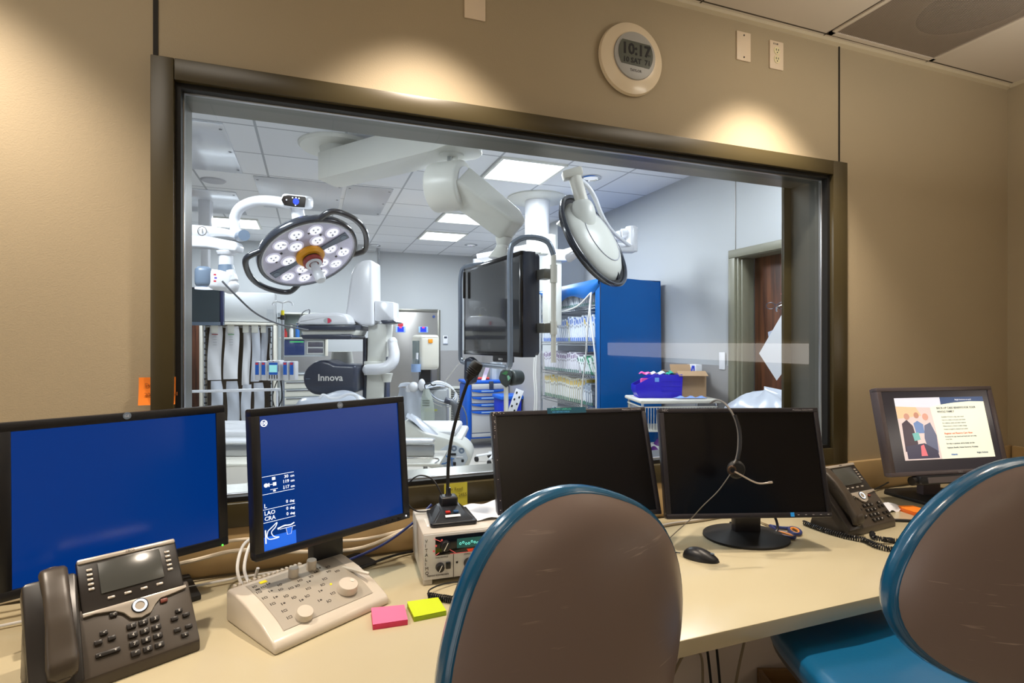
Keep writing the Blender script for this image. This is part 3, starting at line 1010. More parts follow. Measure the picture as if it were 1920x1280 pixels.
def coil(path, r=.006, pitch=.006, wire=.0022):
    """spring cord following a smooth path"""
    P = [Vector(p) for p in path]
    Q = []
    for i in range(len(P) - 1):
        a, b_, c_, d_ = P[max(i - 1, 0)], P[i], P[i + 1], P[min(i + 2, len(P) - 1)]
        for k in range(12):
            u = k / 12
            Q.append(.5 * ((2 * b_) + (c_ - a) * u + (2 * a - 5 * b_ + 4 * c_ - d_) * u * u + (3 * b_ - a - 3 * c_ + d_) * u ** 3))
    Q.append(P[-1])
    out = []
    ph = 0
    for i in range(len(Q) - 1):
        d = Q[i + 1] - Q[i]
        n = max(1, int(d.length / pitch * 8))
        t = d.normalized()
        s_ = t.cross(Vector((0, 0, 1)))
        s_ = s_.normalized() if s_.length > 1e-4 else Vector((1, 0, 0))
        u_ = s_.cross(t)
        for k in range(n):
            ph += d.length / n / pitch * 2 * PI
            out.append(Q[i] + d * (k / n) + (s_ * math.cos(ph) + u_ * math.sin(ph)) * r)
    return out
def cord(name, label, pts, r, m, group=None, cat='cord', n=8):
    b = MB()
    b.tube(pts, r, m, n=n)
    return tag(b.build(name), label, cat, group)
b = MB()
zc = ZD + .009
b.tube(coil([(1.685, 1.50, zc), (1.685, 1.42, zc), (1.70, 1.35, zc), (1.725, 1.30, zc), (1.715, 1.25, zc), (1.735, 1.21, zc), (1.785, 1.208, zc), (1.825, 1.235, zc), (1.81, 1.262, zc), (1.775, 1.268, zc + .006), (1.765, 1.295, zc + .006), (1.80, 1.325, zc + .006)], .0075, .007), .0022, BLACK, n=5, smooth=False)
tag(b.build('coiled_phone_cord'), 'coiled black handset cord looped in front of the right phone', 'cord')
b = MB()
b.tube(coil([(.285, 1.405, zc), (.32, 1.378, zc), (.36, 1.345, zc), (.40, 1.31, zc)], .0075, .006), .0022, BLACK, n=5, smooth=False)
b.tube([(.285, 1.405, zc), (.295, 1.43, zc + .004), (.34, 1.455, zc + .002), (.40, 1.468, ZD + .003), (.47, 1.462, ZD + .003)], .002, BLACK)
tag(b.build('coiled_microphone_cord'), 'coiled black cord in front of the beige stimulator beside the lime notes', 'cord')
b = MB()
b.tube(coil([(-.52, 1.17, zc), (-.47, 1.12, zc), (-.42, 1.09, zc)], .0065, .0065), .002, BLACK, n=5, smooth=False)
tag(b.build('coiled_phone_cord'), 'coiled black cord under the left desk phone at the photo corner', 'cord')
cord('black_cable', 'thin black cable running left from the left phone', [(-.75, 1.28, ZD + .003), (-.62, 1.31, ZD + .003), (-.52, 1.33, ZD + .003), (-.46, 1.37, ZD + .003)], .0022, BLACK)

# ---------------------------------------------------------------- control console
cs = thing('control_console', (-.073, 1.262, ZD), 30.4, 'white sloped imaging console with round dials below the blue monitor with readings', 'control console')
b = MB()
prof = [(0, .0), (0, .014), (.010, .024), (.06, .046), (.13, .066), (.19, .076), (.225, .078), (.235, .07), (.235, 0)]
b.prism(prof, 0, .302, CONS, axis='x', bev=.006, seg=3)
for k in range(15):
    b.box((.02 + k * .012, .2325, .0735), (.006, .012, .012), CONS, .001)
b.build('housing', cs)
def topz(y):
    for (a, b_) in zip(prof[1:], prof[2:]):
        if a[0] <= y <= b_[0]:
            return a[1] + (b_[1] - a[1]) * (y - a[0]) / (b_[0] - a[0] + 1e-9)
    return .078
def onc(px, py, dz=0):
    """spot on the sloping top seen at that pixel of the photograph"""
    o = Vector((0, 0, EYE))
    d_ = FW + RT * ((px - 960) / FPX) + UP * ((640 - py) / FPX)
    best = None
    for k in range(400):
        t = .9 + k * .003
        p = o + d_ * t
        q = p - Vector((-.073, 1.262, ZD))
        a = -R(30.4)
        l = Vector((q.x * math.cos(a) - q.y * math.sin(a), q.x * math.sin(a) + q.y * math.cos(a), q.z))
        if l.z <= topz(min(max(l.y, 0), .234)) + dz:
            return l.x, l.y
    return l.x, l.y
b = MB()
def pan(u, v):
    y = .026 + v * .182
    return Vector((.034 + u * .236, y, topz(y) + .0012))
b.surf(pan, 8, 16, CONSG)
b.build('control_panel', cs)
def slopeX(x, y):
    a = math.atan2(topz(y + .01) - topz(y - .01), .02)
    return T(x, y, topz(y) + .0015) @ Matrix.Rotation(a, 4, 'X')
for (x, y, r, h, nm, dimple) in ((.219, .062, .0245, .018, 'large_dial', True), (.090, .040, .019, .015, 'small_dial', False), (.140, .180, .0125, .022, 'knob', False), (.192, .184, .0125, .024, 'knob', False)):
    b = MB(slopeX(x, y))
    b.lathe([(0, 0), (r * 1.02, 0), (r, h * .8), (r * .93, h), (0, h)], CONS, 40)
    if dimple:
        b.lathe([(0, 0), (.0045, 0), (.0055, .001), (0, .001)], OFFW, 16, X=T(r * .55, r * .2, h))
    b.build(nm, cs)
# printed symbols in rows
b = MB()
random.seed(3)
SYM = [(.048, .19), (.062, .178), (.078, .183), (.095, .165), (.045, .165), (.068, .155), (.088, .148), (.045, .14), (.066, .13), (.086, .122), (.05, .115), (.07, .105), (.098, .11), (.06, .085), (.108, .095), (.125, .10), (.14, .12), (.155, .14), (.17, .155), (.14, .155), (.16, .10), (.175, .115), (.19, .13), (.142, .075), (.158, .065), (.178, .08), (.19, .165), (.215, .15), (.232, .14), (.205, .175), (.225, .168), (.06, .065), (.075, .06), (.125, .14), (.108, .14)]
for k, (x, y) in enumerate(SYM):
    y = y * 1.12 - .022
    x = x * 1.03
    if math.hypot(x - .219, y - .062) < .03 or math.hypot(x - .09, y - .04) < .024:
        continue
    X = slopeX(x, y)
    b.box((-.006, 0, 0), (.0016, .008, .0008), INKD, X=X)
    if k % 3 == 0:
        b.lathe([(.003, 0), (.004, 0), (.004, .0006), (.003, .0006), (.003, 0)], INKD, 16, X=X)
    elif k % 3 == 1:
        for (c, d_) in (((0, .003), (.007, .0008)), ((0, -.003), (.007, .0008)), ((.0033, 0), (.0008, .006)), ((-.0033, 0), (.0008, .006))):
            b.box((c[0] + .001, c[1], 0), (d_[0], d_[1], .0008), INKD, X=X)
    else:
        b.lathe([(.0, 0), (.0026, 0), (.0026, .0006), (0, .0006)], INKD, 12, X=X)
b.box((.048, .176, topz(.176) + .0016), (.010, .006, .0006), INKD)
b.build('printed_symbols', cs, smooth=0)
MB(slopeX(.072, .198)).box((0, 0, .0006), (.017, .011, .0012), YEL, .0003).build('lit_key', cs)
MB(slopeX(.196, .098)).cyl((0, 0, 0), (0, 0, .0012), .0028, YEL).build('indicator', cs)
b = MB()
b.prism([(.245, .198), (.257, .196), (.286, .062), (.278, .056)], .0, .006, OFFW, X=T(0, 0, .064), axis='z', bev=.001)
b.build('palm_ridge', cs)

# ---------------------------------------------------------------- note pads
def pad(name, c, rz, w_, d_, h, m1, m2, label):
    b = MB(T(*c) @ RZ(rz))
    b.box((0, 0, h / 2 - .0005), (w_, d_, h - .001), m2, .0006)
    def f(u, v):
        return Vector(((u - .5) * w_, (v - .5) * d_, h + .006 * max(0, v - .6) ** 2 * (1 - u) * 4))
    b.surf(f, 6, 8, m1)
    return tag(b.build(name), label, 'note pad')
pad('note_pad', (.176, 1.334, ZD), -3, .080, .076, .013, PINK, PINKD, 'pink sticky note pad on the desk right of the white console')
pad('note_pad', (.268, 1.342, ZD), 3, .080, .076, .012, LIME, LIMED, 'lime sticky note pad on the desk beside the chair back')
pad('note_pad', (2.215, 1.462, ZD), -8, .076, .076, .014, ORANGE, mat('orange_edge', (226, 104, 20), .6), 'orange sticky note pad beside the right phone')
b = MB(T(2.085, 1.385, ZD + .0055) @ RZ(-28))
b.cyl((-.06, 0, 0), (.07, 0, 0), .0055, BLACK, n=12)
b.cyl((.07, 0, 0), (.085, 0, 0), .0055, BLACK, r2=.0015, n=12)
b.cyl((-.075, 0, 0), (-.06, 0, 0), .005, OFFW, n=12)
tag(b.build('marker_pen'), 'black marker pen lying before the orange note pad', 'pen')
def crump(u, v):
    return Vector((2.12 + .10 * u, 1.49 + .075 * v, ZD + .004 + .018 * math.sin(u * PI) * math.sin(v * PI) + .006 * math.sin(u * 11 + v * 7)))
tag(MB().surf(crump, 14, 12, PAPER, .0006).build('crumpled_tissue'), 'crumpled white tissue behind the right phone', 'tissue')

# ---------------------------------------------------------------- stimulator box with microphone on top
bx = thing('stimulator_unit', (.286, 1.487, ZD), -3, 'beige electronic stimulator box with teal readout under the microphone', 'medical device')
BW, BD, BZ0, BZ1 = .34, .225, .012, .142
MB().box((BW / 2, BD / 2, (BZ0 + BZ1) / 2), (BW, BD, BZ1 - BZ0), BEIGEB, .005).build('enclosure', bx)
b = MB()
b.box((BW / 2, -.002, (BZ0 + BZ1) / 2), (BW - .006, .004, BZ1 - BZ0 - .006), FACEP, .001)
b.box((.085, -.0045, .05), (.0015, .001, .072), INKD)
b.build('front_panel', bx)
MB().box((BW / 2 + .012, -.005, .106), (BW - .045, .003, .052), BLACKG, .001).build('readout_window', bx)
b = MB()
TE = mat('teal_readout', (20, 70, 66), .3, emit=.35, ecol=(20, 96, 90))
b.box((.142, -.0068, .108), (.095, .0006, .026), TE)
TL = mat('teal_segments', (120, 240, 225), .4, emit=.9, ecol=(130, 240, 230))
for k in range(11):
    b.lathe([(.0022, 0), (.0032, 0), (.0032, .0006), (.0022, .0006), (.0022, 0)], TL, 12, X=T(.104 + k * .0082, -.0074, .107 + .003 * math.sin(k * 1.9)) @ RX(90))
b.build('readout', bx, smooth=0)
b = MB()
RL = mat('red_print', (220, 90, 90), .4, emit=.35)
b.prism([(.122, .090), (.142, .090), (.138, .0835), (.126, .0835)], -.0072, -.0066, mat('red_button', (226, 64, 30), .4, emit=.3))
b.box((.14, -.0066, .0815), (.13, .0006, .0014), RL)
for (x0, z0, x1, z1) in ((.03, .128, .05, .118), (.072, .095, .09, .083), (.045, .088, .035, .082), (.215, .124, .235, .116)):
    b.tube([(x0, -.0068, z0), (x1, -.0068, z1)], .0007, RL, n=4)
for (x, z) in ((.036, .108), (.03, .094), (.052, .122)):
    b.cyl((x, -.0066, z), (x, -.0074, z), .0028, RL, n=12)
b.build('panel_print', bx, smooth=0)
b = MB()
b.text('V\nI\nT\nA\nL\nI\nM\nQ', .0125, INKD, T(.006, -.0046, .118) @ TXZ)
b.text('MEDICAL ELECTRONICS', .0055, INKD, T(.012, -.0046, .024) @ TXZ)
b.text('S1/S2 OUTPUT', .0055, INKD, T(.035, -.0046, .072) @ TXZ)
b.text('STIMULUS OUTPUT', .0055, INKD, T(.115, -.0046, .073) @ TXZ)
b.build('lettering', bx, smooth=0)
for (x, z, r, nm) in ((.062, .106, .0155, 'selector_knob'), (.047, .048, .0125, 'knob'), (.128, .050, .0145, 'knob'), (.24, .05, .0145, 'knob'), (.095, .055, .0035, 'jack')):
    b = MB()
    b.cyl((x, -.004, z), (x, -.018 if r > .005 else -.006, z), r, BLACK, r2=r * .85, n=28, bev=.001)
    if r > .005:
        b.box((x, -.0186, z), (.0018, .001, r * 1.5), KEYW, X=T(x, 0, z) @ RY(28) @ T(-x, 0, -z))
    b.build(nm, bx)
MB().box((.070, -.006, .050), (.013, .006, .018), BLACK, .001).build('rocker_switch', bx)
for (x, y) in ((.015, .012), (BW - .015, .012), (.015, BD - .02), (BW - .015, BD - .02)):
    MB().box((x, y, .0065), (.024, .024, .013), BEIGEB, .002).build('foot', bx)
MB().box((.03, .09, BZ1 + .0004), (.018, .07, .0008), mat('clear_tape', (236, 234, 228), .15)).build('tape_strip', bx)

mc = thing('desk_microphone', (.388, 1.585, ZD + BZ1 + .0005), -4, 'black gooseneck microphone standing on the beige stimulator box', 'microphone')
b = MB()
b.prism([(-.062, -.07), (.062, -.07), (.068, -.062), (.062, .07), (-.062, .07), (-.068, -.062)], 0, .012, BLACK, axis='z', bev=.004, seg=3)
t = bmesh.new()
lo = [(-.060, -.064, .011), (.060, -.064, .011), (.056, .066, .011), (-.056, .066, .011)]
hi = [(-.030, -.012, .034), (.030, -.012, .034), (.030, .060, .034), (-.030, .060, .034)]
vl = [t.verts.new(p) for p in lo]
vh = [t.verts.new(p) for p in hi]
t.faces.new(vh)
for k in range(4):
    t.faces.new((vl[k], vl[(k + 1) % 4], vh[(k + 1) % 4], vh[k]))
bmesh.ops.recalc_face_normals(t, faces=t.faces[:])
bmesh.ops.bevel(t, geom=t.edges[:], offset=.004, segments=2, affect='EDGES')
b._in(t, BLACK)
b.box((0, .036, .043), (.052, .046, .034), BLACK, .007, seg=3)
b.build('base', mc)
b = MB()
for (x, m) in ((-.012, mat('mic_red', (196, 44, 34), .35)), (.012, mat('mic_blue', (44, 78, 120), .35))):
    b.box((x, -.028, .029), (.014, .013, .006), m, .0015, X=RX(0))
b.box((0, -.044, .0225), (.044, .009, .001), PAPER, X=T(0, -.044, .0225) @ RX(27) @ T(0, .044, -.0225))
b.build('talk_buttons', mc)
b = MB()
b.lathe([(.0, .058), (.013, .058), (.0075, .066), (.0075, .083), (0, .083)], BLACK, 24, X=T(0, .036, 0))
gp = [(-.002, .036, .083), (0, .034, .16), (.008, .028, .23), (.024, .012, .31), (.044, -.005, .385), (.058, -.015, .425)]
b.tube(gp, .0052, BLACKM, n=12)
b.build('gooseneck', mc)
b = MB(frame((.058, -.015, .425), (.018, -.010, .034)) @ Matrix.Scale(1.25, 4))
b.lathe([(0, -.012), (.007, -.01), (.010, .0), (.0145, .012), (.0155, .022), (.0150, .030), (.012, .037), (0, .039)], BLACKM, 24)
for k in range(4):
    b.lathe([(.0158, .004 + k * .005), (.0163, .005 + k * .005), (.0158, .006 + k * .005)], BLACK, 20)
b.build('microphone_head', mc)
def papf(u, v):
    return Vector((.455 + .13 * u - .02 * v, 1.53 + .15 * v, ZD + BZ1 + .004 + .006 * math.sin(u * 5 + v * 3) ** 2 + .012 * max(0, u - .6) * v))
tag(MB().surf(papf, 12, 12, PAPER, .0005).build('folded_paper'), 'crumpled white printed paper beside the microphone base', 'paper')
cord('black_cable', 'thin black microphone cable arching up behind the stimulator box', [(.375, 1.64, ZD + .20), (.35, 1.66, ZD + .245), (.31, 1.68, ZD + .255), (.28, 1.69, ZD + .225), (.275, 1.68, ZD + .18), (.30, 1.665, ZD + .152), (.34, 1.66, ZD + .148)], .0024, BLACK)

# ---------------------------------------------------------------- mouse, scissors, headset, cables
ms = thing('computer_mouse', (1.125, 1.375, ZD), -52, 'black computer mouse on the desk beside the chair back', 'mouse')
b = MB()
def mo(u, v):
    a = u * PI
    x = -.055 + .11 * v
    wid = .030 * (math.sin(min(1, max(0, v * 1.02)) * PI) ** .38 if 0 < v < 1 else 0.02)
    ht = .036 * (math.sin(v * PI) ** .5 if 0 < v < 1 else .05) * (1.15 - .55 * v)
    return Vector((x, -math.cos(a) * wid, .001 + math.sin(a) ** .8 * ht))
b.surf(mo, 16, 24, BLACK)
b.build('shell', ms, smooth=60)
MB().box((.034, 0, .0225), (.012, .005, .006), MIDGREY, .002).build('scroll_wheel', ms)
cord('mouse_cable', 'thin black cable running back from the mouse', [(1.165, 1.335, ZD + .008), (1.13, 1.46, ZD + .003), (1.10, 1.50, ZD + .003), (1.12, 1.56, ZD + .003)], .0017, BLACK) if 0 else \
    cord('mouse_cable', 'thin black cable running back from the mouse', [(1.086, 1.424, ZD + .006), (1.078, 1.445, ZD + .003), (1.06, 1.47, ZD + .003), (1.08, 1.55, ZD + .003)], .0017, BLACK)

sz = thing('scissors', (1.55, 1.50, ZD), 0, 'scissors with blue and orange handles lying right of the monitor stand', 'scissors')
b = MB()
b.prism([(.004, .02), (.0105, .03), (.008, .125), (.002, .02)], .003, .0045, CHROME, axis='z', X=RZ(2))
b.prism([(-.006, .02), (0, .018), (.007, .122), (.001, .10)], .005, .0065, CHROME, axis='z')
b.cyl((0, .02, .002), (0, .02, .009), .005, CHROME, n=16)
b.build('blade', sz)
NAVY = mat('navy_grip', (46, 56, 110), .4)
ORG = mat('orange_grip', (236, 150, 60), .4)
for (cx, cy, rx, ry, a) in ((-.028, -.068, .017, .034, 14), (.036, -.052, .017, .034, -36)):
    b = MB()
    pts = [Vector((cx, cy, .0075)) + Matrix.Rotation(R(a), 3, 'Z') @ Vector((rx * math.cos(t_ * PI / 10), ry * math.sin(t_ * PI / 10), 0)) for t_ in range(21)]
    b.tube(pts, .0058, NAVY, n=10, smooth=False)
    pts = [Vector((cx, cy, .0085)) + Matrix.Rotation(R(a), 3, 'Z') @ Vector((rx * .74 * math.cos(t_ * PI / 10), ry * .82 * math.sin(t_ * PI / 10), 0)) for t_ in range(21)]
    b.tube(pts, .0042, ORG, n=10, smooth=False)
    b.tube([(0, .022, .006), (cx * .5, -.01, .007), (cx + .3 * rx, cy + ry * .8, .0075)], .006, NAVY, n=8)
    b.build('handle', sz)

HM = (1.328, 1.41, 1.297)
hd = thing('headset', (1.232, 1.41, 1.47), -17.8, 'single-ear headset with boom microphone hanging on the dark monitor', 'headset')
b = MB()
band = [(.0, .085, .012), (.004, .04, .028), (.01, -.005, .022), (.022, -.04, -.01), (.029, -.058, -.055), (.022, -.075, -.105), (.012, -.082, -.14), (.004, -.084, -.152)]
b.tube([(p[0], p[1], p[2]) for p in band], .0035, mat('grey_band', (120, 116, 112), .3, .3), n=8)
b.tube([(p[0] + .004, p[1] - .003, p[2]) for p in band[3:7]], .0055, BLACK, n=8)
b.build('headband', hd)
b = MB(T(.002, -.080, -.172) @ RX(90))
b.lathe([(0, -.012), (.018, -.012), (.027, -.008), (.028, .0), (.022, .008), (.012, .01), (0, .01)], BLACKM, 32, X=T(.012, 0, 0))
b.build('ear_cushion', hd)
b = MB(T(-.008, -.094, -.168) @ RX(90))
b.lathe([(.006, 0), (.0125, 0), (.0135, .004), (.0125, .008), (.006, .008)], mat('copper_grey', (150, 116, 92), .25, .8), 24)
b.lathe([(0, .009), (.007, .009), (.006, .003), (0, .003)], BLACK, 20)
b.build('swivel', hd)
b = MB()
b.tube([(-.002, -.102, -.172), (.025, -.104, -.187), (.055, -.102, -.203), (.08, -.10, -.210), (.113, -.098, -.207)], .0026, mat('boom_grey', (186, 176, 170), .25, .4), n=8)
b.tube([(.104, -.0985, -.2075), (.116, -.098, -.207)], .0036, mat('boom_grey', (186, 176, 170), .25, .4), n=8)
b.build('boom', hd)
b = MB()
b.tube([(-.012, -.095, -.182), (-.045, -.085, -.235), (-.085, -.06, -.29), (-.11, -.035, -.335), (-.158, -.022, -.385), (-.20, .0, -.44)], .0016, mat('cord_grey', (110, 104, 98), .4), n=6)
b.build('cord', hd)

cord('cream_cable', 'cream cable bundle running along the wall behind the two blue monitors', [(-.9, 1.62, ZD + .035), (-.35, 1.715, ZD + .06), (-.20, 1.725, ZD + .075), (-.05, 1.73, ZD + .05), (.15, 1.735, ZD + .035), (.35, 1.745, ZD + .10)], .006, CREAMC)
cord('cream_cable', 'upper cream cable against the wall behind the blue monitors', [(-.9, 1.66, ZD + .06), (-.35, 1.735, ZD + .085), (-.18, 1.74, ZD + .10), (0, 1.745, ZD + .07), (.2, 1.745, ZD + .06), (.5, 1.745, ZD + .12)], .005, CREAMC)
cord('white_cable', 'white cable looping down left of the monitor with readings', [(-.145, 1.70, ZD + .12), (-.175, 1.66, ZD + .11), (-.185, 1.62, ZD + .07), (-.175, 1.60, ZD + .035), (-.15, 1.58, ZD + .02), (-.13, 1.56, ZD + .08)], .0042, WHITEC)
cord('white_cable', 'second white cable looping beside the monitor with readings', [(-.12, 1.70, ZD + .13), (-.155, 1.66, ZD + .115), (-.168, 1.62, ZD + .07), (-.16, 1.60, ZD + .04), (-.14, 1.57, ZD + .02)], .0042, WHITEC)
cord('white_cable', 'thin white cable lying along the wall below the cream bundle', [(-.9, 1.56, ZD + .005), (-.35, 1.66, ZD + .012), (-.1, 1.70, ZD + .01), (.1, 1.70, ZD + .006)], .0035, WHITEC)
cord('blue_cable', 'blue cable dipping behind the readings monitor stand', [(.10, 1.66, ZD + .03), (.20, 1.68, ZD + .055), (.29, 1.70, ZD + .10), (.36, 1.72, ZD + .15)], .0042, BLUECB)
cord('black_cable', 'black cable lying behind the readings monitor stand', [(.12, 1.64, ZD + .006), (.2, 1.68, ZD + .012), (.26, 1.71, ZD + .01), (.30, 1.72, ZD + .008)], .004, BLACK)
cord('grey_cable', 'thick grey cable on the desk behind the headset monitor stand', [(1.10, 1.64, ZD + .006), (1.22, 1.66, ZD + .006), (1.36, 1.66, ZD + .006), (1.5, 1.67, ZD + .006)], .006, mat('cable_taupe', (150, 138, 118), .4))
cord('black_cable', 'black cable curving down beside the scissors', [(1.50, 1.52, ZD + .13), (1.53, 1.48, ZD + .05), (1.515, 1.46, ZD + .012), (1.47, 1.47, ZD + .006), (1.44, 1.60, ZD + .006)], .0045, BLACK)
cord('black_cable', 'black cable from the right phone to the sound bar monitor', [(2.08, 1.66, ZD + .006), (2.25, 1.70, ZD + .01), (2.38, 1.73, ZD + .012), (2.46, 1.735, ZD + .03)], .0035, BLACK)
for pts, m, lb in (([(1.18, 1.70, .62), (1.20, 1.66, .45), (1.30, 1.68, .53), (1.39, 1.70, .50), (1.40, 1.70, .35), (1.40, 1.70, .15)], mat('cable_taupe', (150, 138, 118), .4), 'grey cable looping under the desk'),
                   ([(1.41, 1.72, .97), (1.41, 1.72, .7), (1.43, 1.70, .45), (1.46, 1.70, .2)], BLACK, 'left black cable hanging under the desk'),
                   ([(1.46, 1.72, .97), (1.46, 1.72, .7), (1.48, 1.71, .45), (1.50, 1.70, .2)], BLACK, 'right black cable hanging under the desk'),
                   ([(1.66, 1.73, .97), (1.65, 1.73, .6), (1.58, 1.71, .40), (1.52, 1.70, .2)], mat('cable_taupe', (150, 138, 118), .4), 'grey cable slanting down the wall under the desk')):
    cord('hanging_cable', lb, pts, .005, m)
wb = thing('wooden_box', (1.83, 1.60, 0), -20, 'wooden open box on the floor under the desk', 'box')
b = MB()
WOODL = wood_mat('light_wood', (120, 92, 60), (150, 118, 80), 'x')
for (c, d_) in (((0, -.12, .17), (.30, .015, .34)), ((0, .12, .17), (.30, .015, .34)), ((-.143, 0, .17), (.015, .225, .34)), ((.143, 0, .17), (.015, .225, .34)), ((0, 0, .01), (.27, .225, .015))):
    b.box(c, d_, WOODL, .002)
b.build('box_body', wb)

# ---------------------------------------------------------------- chairs
def chair(name, label, back, yaw, lean, a, h, seat, roll=0, egg=.12, pw=2.35):
    """back: centre of the backrest; a, h: half width / half height of the shell; seat: centre of the seat in the chair's frame"""
    root = thing(name, (back[0] + seat[0] * math.cos(R(yaw)) - seat[1] * math.sin(R(yaw)), back[1] + seat[0] * math.sin(R(yaw)) + seat[1] * math.cos(R(yaw)), 0), yaw, label, 'chair')
    X = T(-seat[0], -seat[1], back[2]) @ RY(roll) @ RX(lean)
    def out(th, k=1.0):
        c, s_ = math.cos(th), math.sin(th)
        n = pw
        rr = (abs(c) ** n + abs(s_) ** n) ** (-1 / n)
        z = s_ * rr * h * k
        wx = 1 - egg * (z / h)
        return c * rr * a * k * wx, z
    def shell(u, v):
        th = v * 2 * PI
        r = u
        x, z = out(th, r)
        return Vector((x, -.035 + .030 * r ** 2 + .018 * r ** 8 + .35 * x * x, z))
    b = MB(X)
    b.surf(shell, 18, 72, SHELL)
    def shin(u, v):
        x, z = out(v * 2 * PI, 1 - u * .03)
        return Vector((x, .013 + .012 * u + .35 * x * x, z))
    b.surf(shin, 2, 72, SHELL)
    b.build('backrest_shell', root, smooth=60)
    def cush(u, v):
        th = v * 2 * PI
        # rim: starts behind, bulges out, comes round to the front and over the face
        P = [(.93, .012), (1.005, .013), (1.04, .024), (1.05, .040), (1.03, .056), (.96, .068), (.75, .075), (.4, .077), (.0, .077)]
        i = u * (len(P) - 1)
        k = min(int(i), len(P) - 2)
        f_ = i - k
        kk = P[k][0] * (1 - f_) + P[k + 1][0] * f_
        yy = P[k][1] * (1 - f_) + P[k + 1][1] * f_
        x, z = out(th, kk)
        return Vector((x, yy + .35 * x * x, z))
    b = MB(X)
    b.surf(cush, 24, 72, TEAL)
    def welt(u, v):
        th = v * 2 * PI
        x, z = out(th, 1.012 + .008 * math.cos(u * 2 * PI))
        return Vector((x, .022 + .007 * math.sin(u * 2 * PI) + .35 * x * x, z))
    b.surf(welt, 6, 72, TEAL)
    b.build('backrest_cushion', root, smooth=60)
    sz_ = seat[2]
    sa, sd = seat[3], seat[4]
    def so(th, k):
        c, s_ = math.cos(th), math.sin(th)
        n = 3.4
        rr = (abs(c) ** n + abs(s_) ** n) ** (-1 / n)
        return c * rr * sa * k, s_ * rr * sd * k
    def seatf(u, v):
        th = v * 2 * PI
        P = [(.90, -.050), (.99, -.040), (1.0, -.015), (.97, .004), (.88, .012), (.6, .010), (.3, .006), (0, .004)]
        i = u * (len(P) - 1)
        k = min(int(i), len(P) - 2)
        f_ = i - k
        kk = P[k][0] * (1 - f_) + P[k + 1][0] * f_
        zz = P[k][1] * (1 - f_) + P[k + 1][1] * f_
        x, y = so(th, kk)
        return Vector((x, y, sz_ + zz - .12 * max(0, y - sd * .5) ** 2 * 4))
    b = MB()
    b.surf(seatf, 24, 72, TEALS)
    b.build('seat', root, smooth=60)
    def pan_(u, v):
        th = v * 2 * PI
        P = [(0, -.085), (.5, -.085), (.86, -.075), (.97, -.055), (.985, -.038), (.9, -.036)]
        i = u * (len(P) - 1)
        k = min(int(i), len(P) - 2)
        f_ = i - k
        x, y = so(th, P[k][0] * (1 - f_) + P[k + 1][0] * f_)
        return Vector((x, y, sz_ + P[k][1] * (1 - f_) + P[k + 1][1] * f_ - .12 * max(0, y - sd * .5) ** 2 * 4))
    b = MB()
    b.surf(pan_, 15, 72, BLACK)
    b.build('seat_shell', root, smooth=60)
    b = MB()
    zb = back[2] - h
    b.tube([(-seat[0], -seat[1] - .02, zb + .10), (-seat[0], -seat[1] - .035, zb - .02), (-seat[0] * .8, -seat[1] - .01, sz_ - .03), (-seat[0] * .5, -seat[1] * .6, sz_ - .09), (0, 0, sz_ - .095)], .02, mat('taupe_metal', (96, 84, 80), .4), n=12)
    b.box((-seat[0] + .045, -seat[1] - .028, zb - .005), (.07, .03, .075), BLACK, .006)
    b.box((-seat[0] + .10, -seat[1] - .02, zb - .02), (.03, .02, .11), mat('taupe_metal', (96, 84, 80), .4), .006)
    for k in range(5):
        b.cyl((-seat[0] + .03 + k * .012, -seat[1] - .05, zb - .03), (-seat[0] + .03 + k * .012, -seat[1] + .0, zb - .03), .005, BLACK, n=8)
    b.build('back_bracket', root)
    b = MB()
    b.cyl((0, 0, .12), (0, 0, sz_ - .08), .025, CHROME)
    b.cyl((0, 0, .10), (0, 0, .35), .035, BLACK)
    b.build('gas_lift', root)
    for k in range(5):
        a_ = R(72 * k + 18)
        b = MB()
        b.tube([(0, 0, .13), (.15 * math.cos(a_), .15 * math.sin(a_), .11), (.29 * math.cos(a_), .29 * math.sin(a_), .075)], .02, BLACK, n=10, rs=[.026, .022, .016])
        lg = b.build('leg', root)
        b = MB(T(.29 * math.cos(a_), .29 * math.sin(a_), 0))
        b.cyl((-.018, 0, .028), (-.006, 0, .028), .027, BLACKM, n=20)
        b.cyl((.006, 0, .028), (.018, 0, .028), .027, BLACKM, n=20)
        b.cyl((0, 0, .028), (0, 0, .07), .008, CHROME, n=10)
        b.build('caster', lg)
    return root
chair('task_chair', 'brown-shelled task chair with blue cushion in the centre foreground', (.436, .80, 1.166), 8, -7, .236, .260, (0, .26, .80, .23, .22), roll=21, egg=-.02)
chair('task_chair', 'scuffed brown-shelled task chair with blue seat at the right edge', (1.302, .60, 1.242), -22, -4, .248, .216, (-.085, .32, .915, .25, .27), roll=7, egg=.30, pw=2.25)

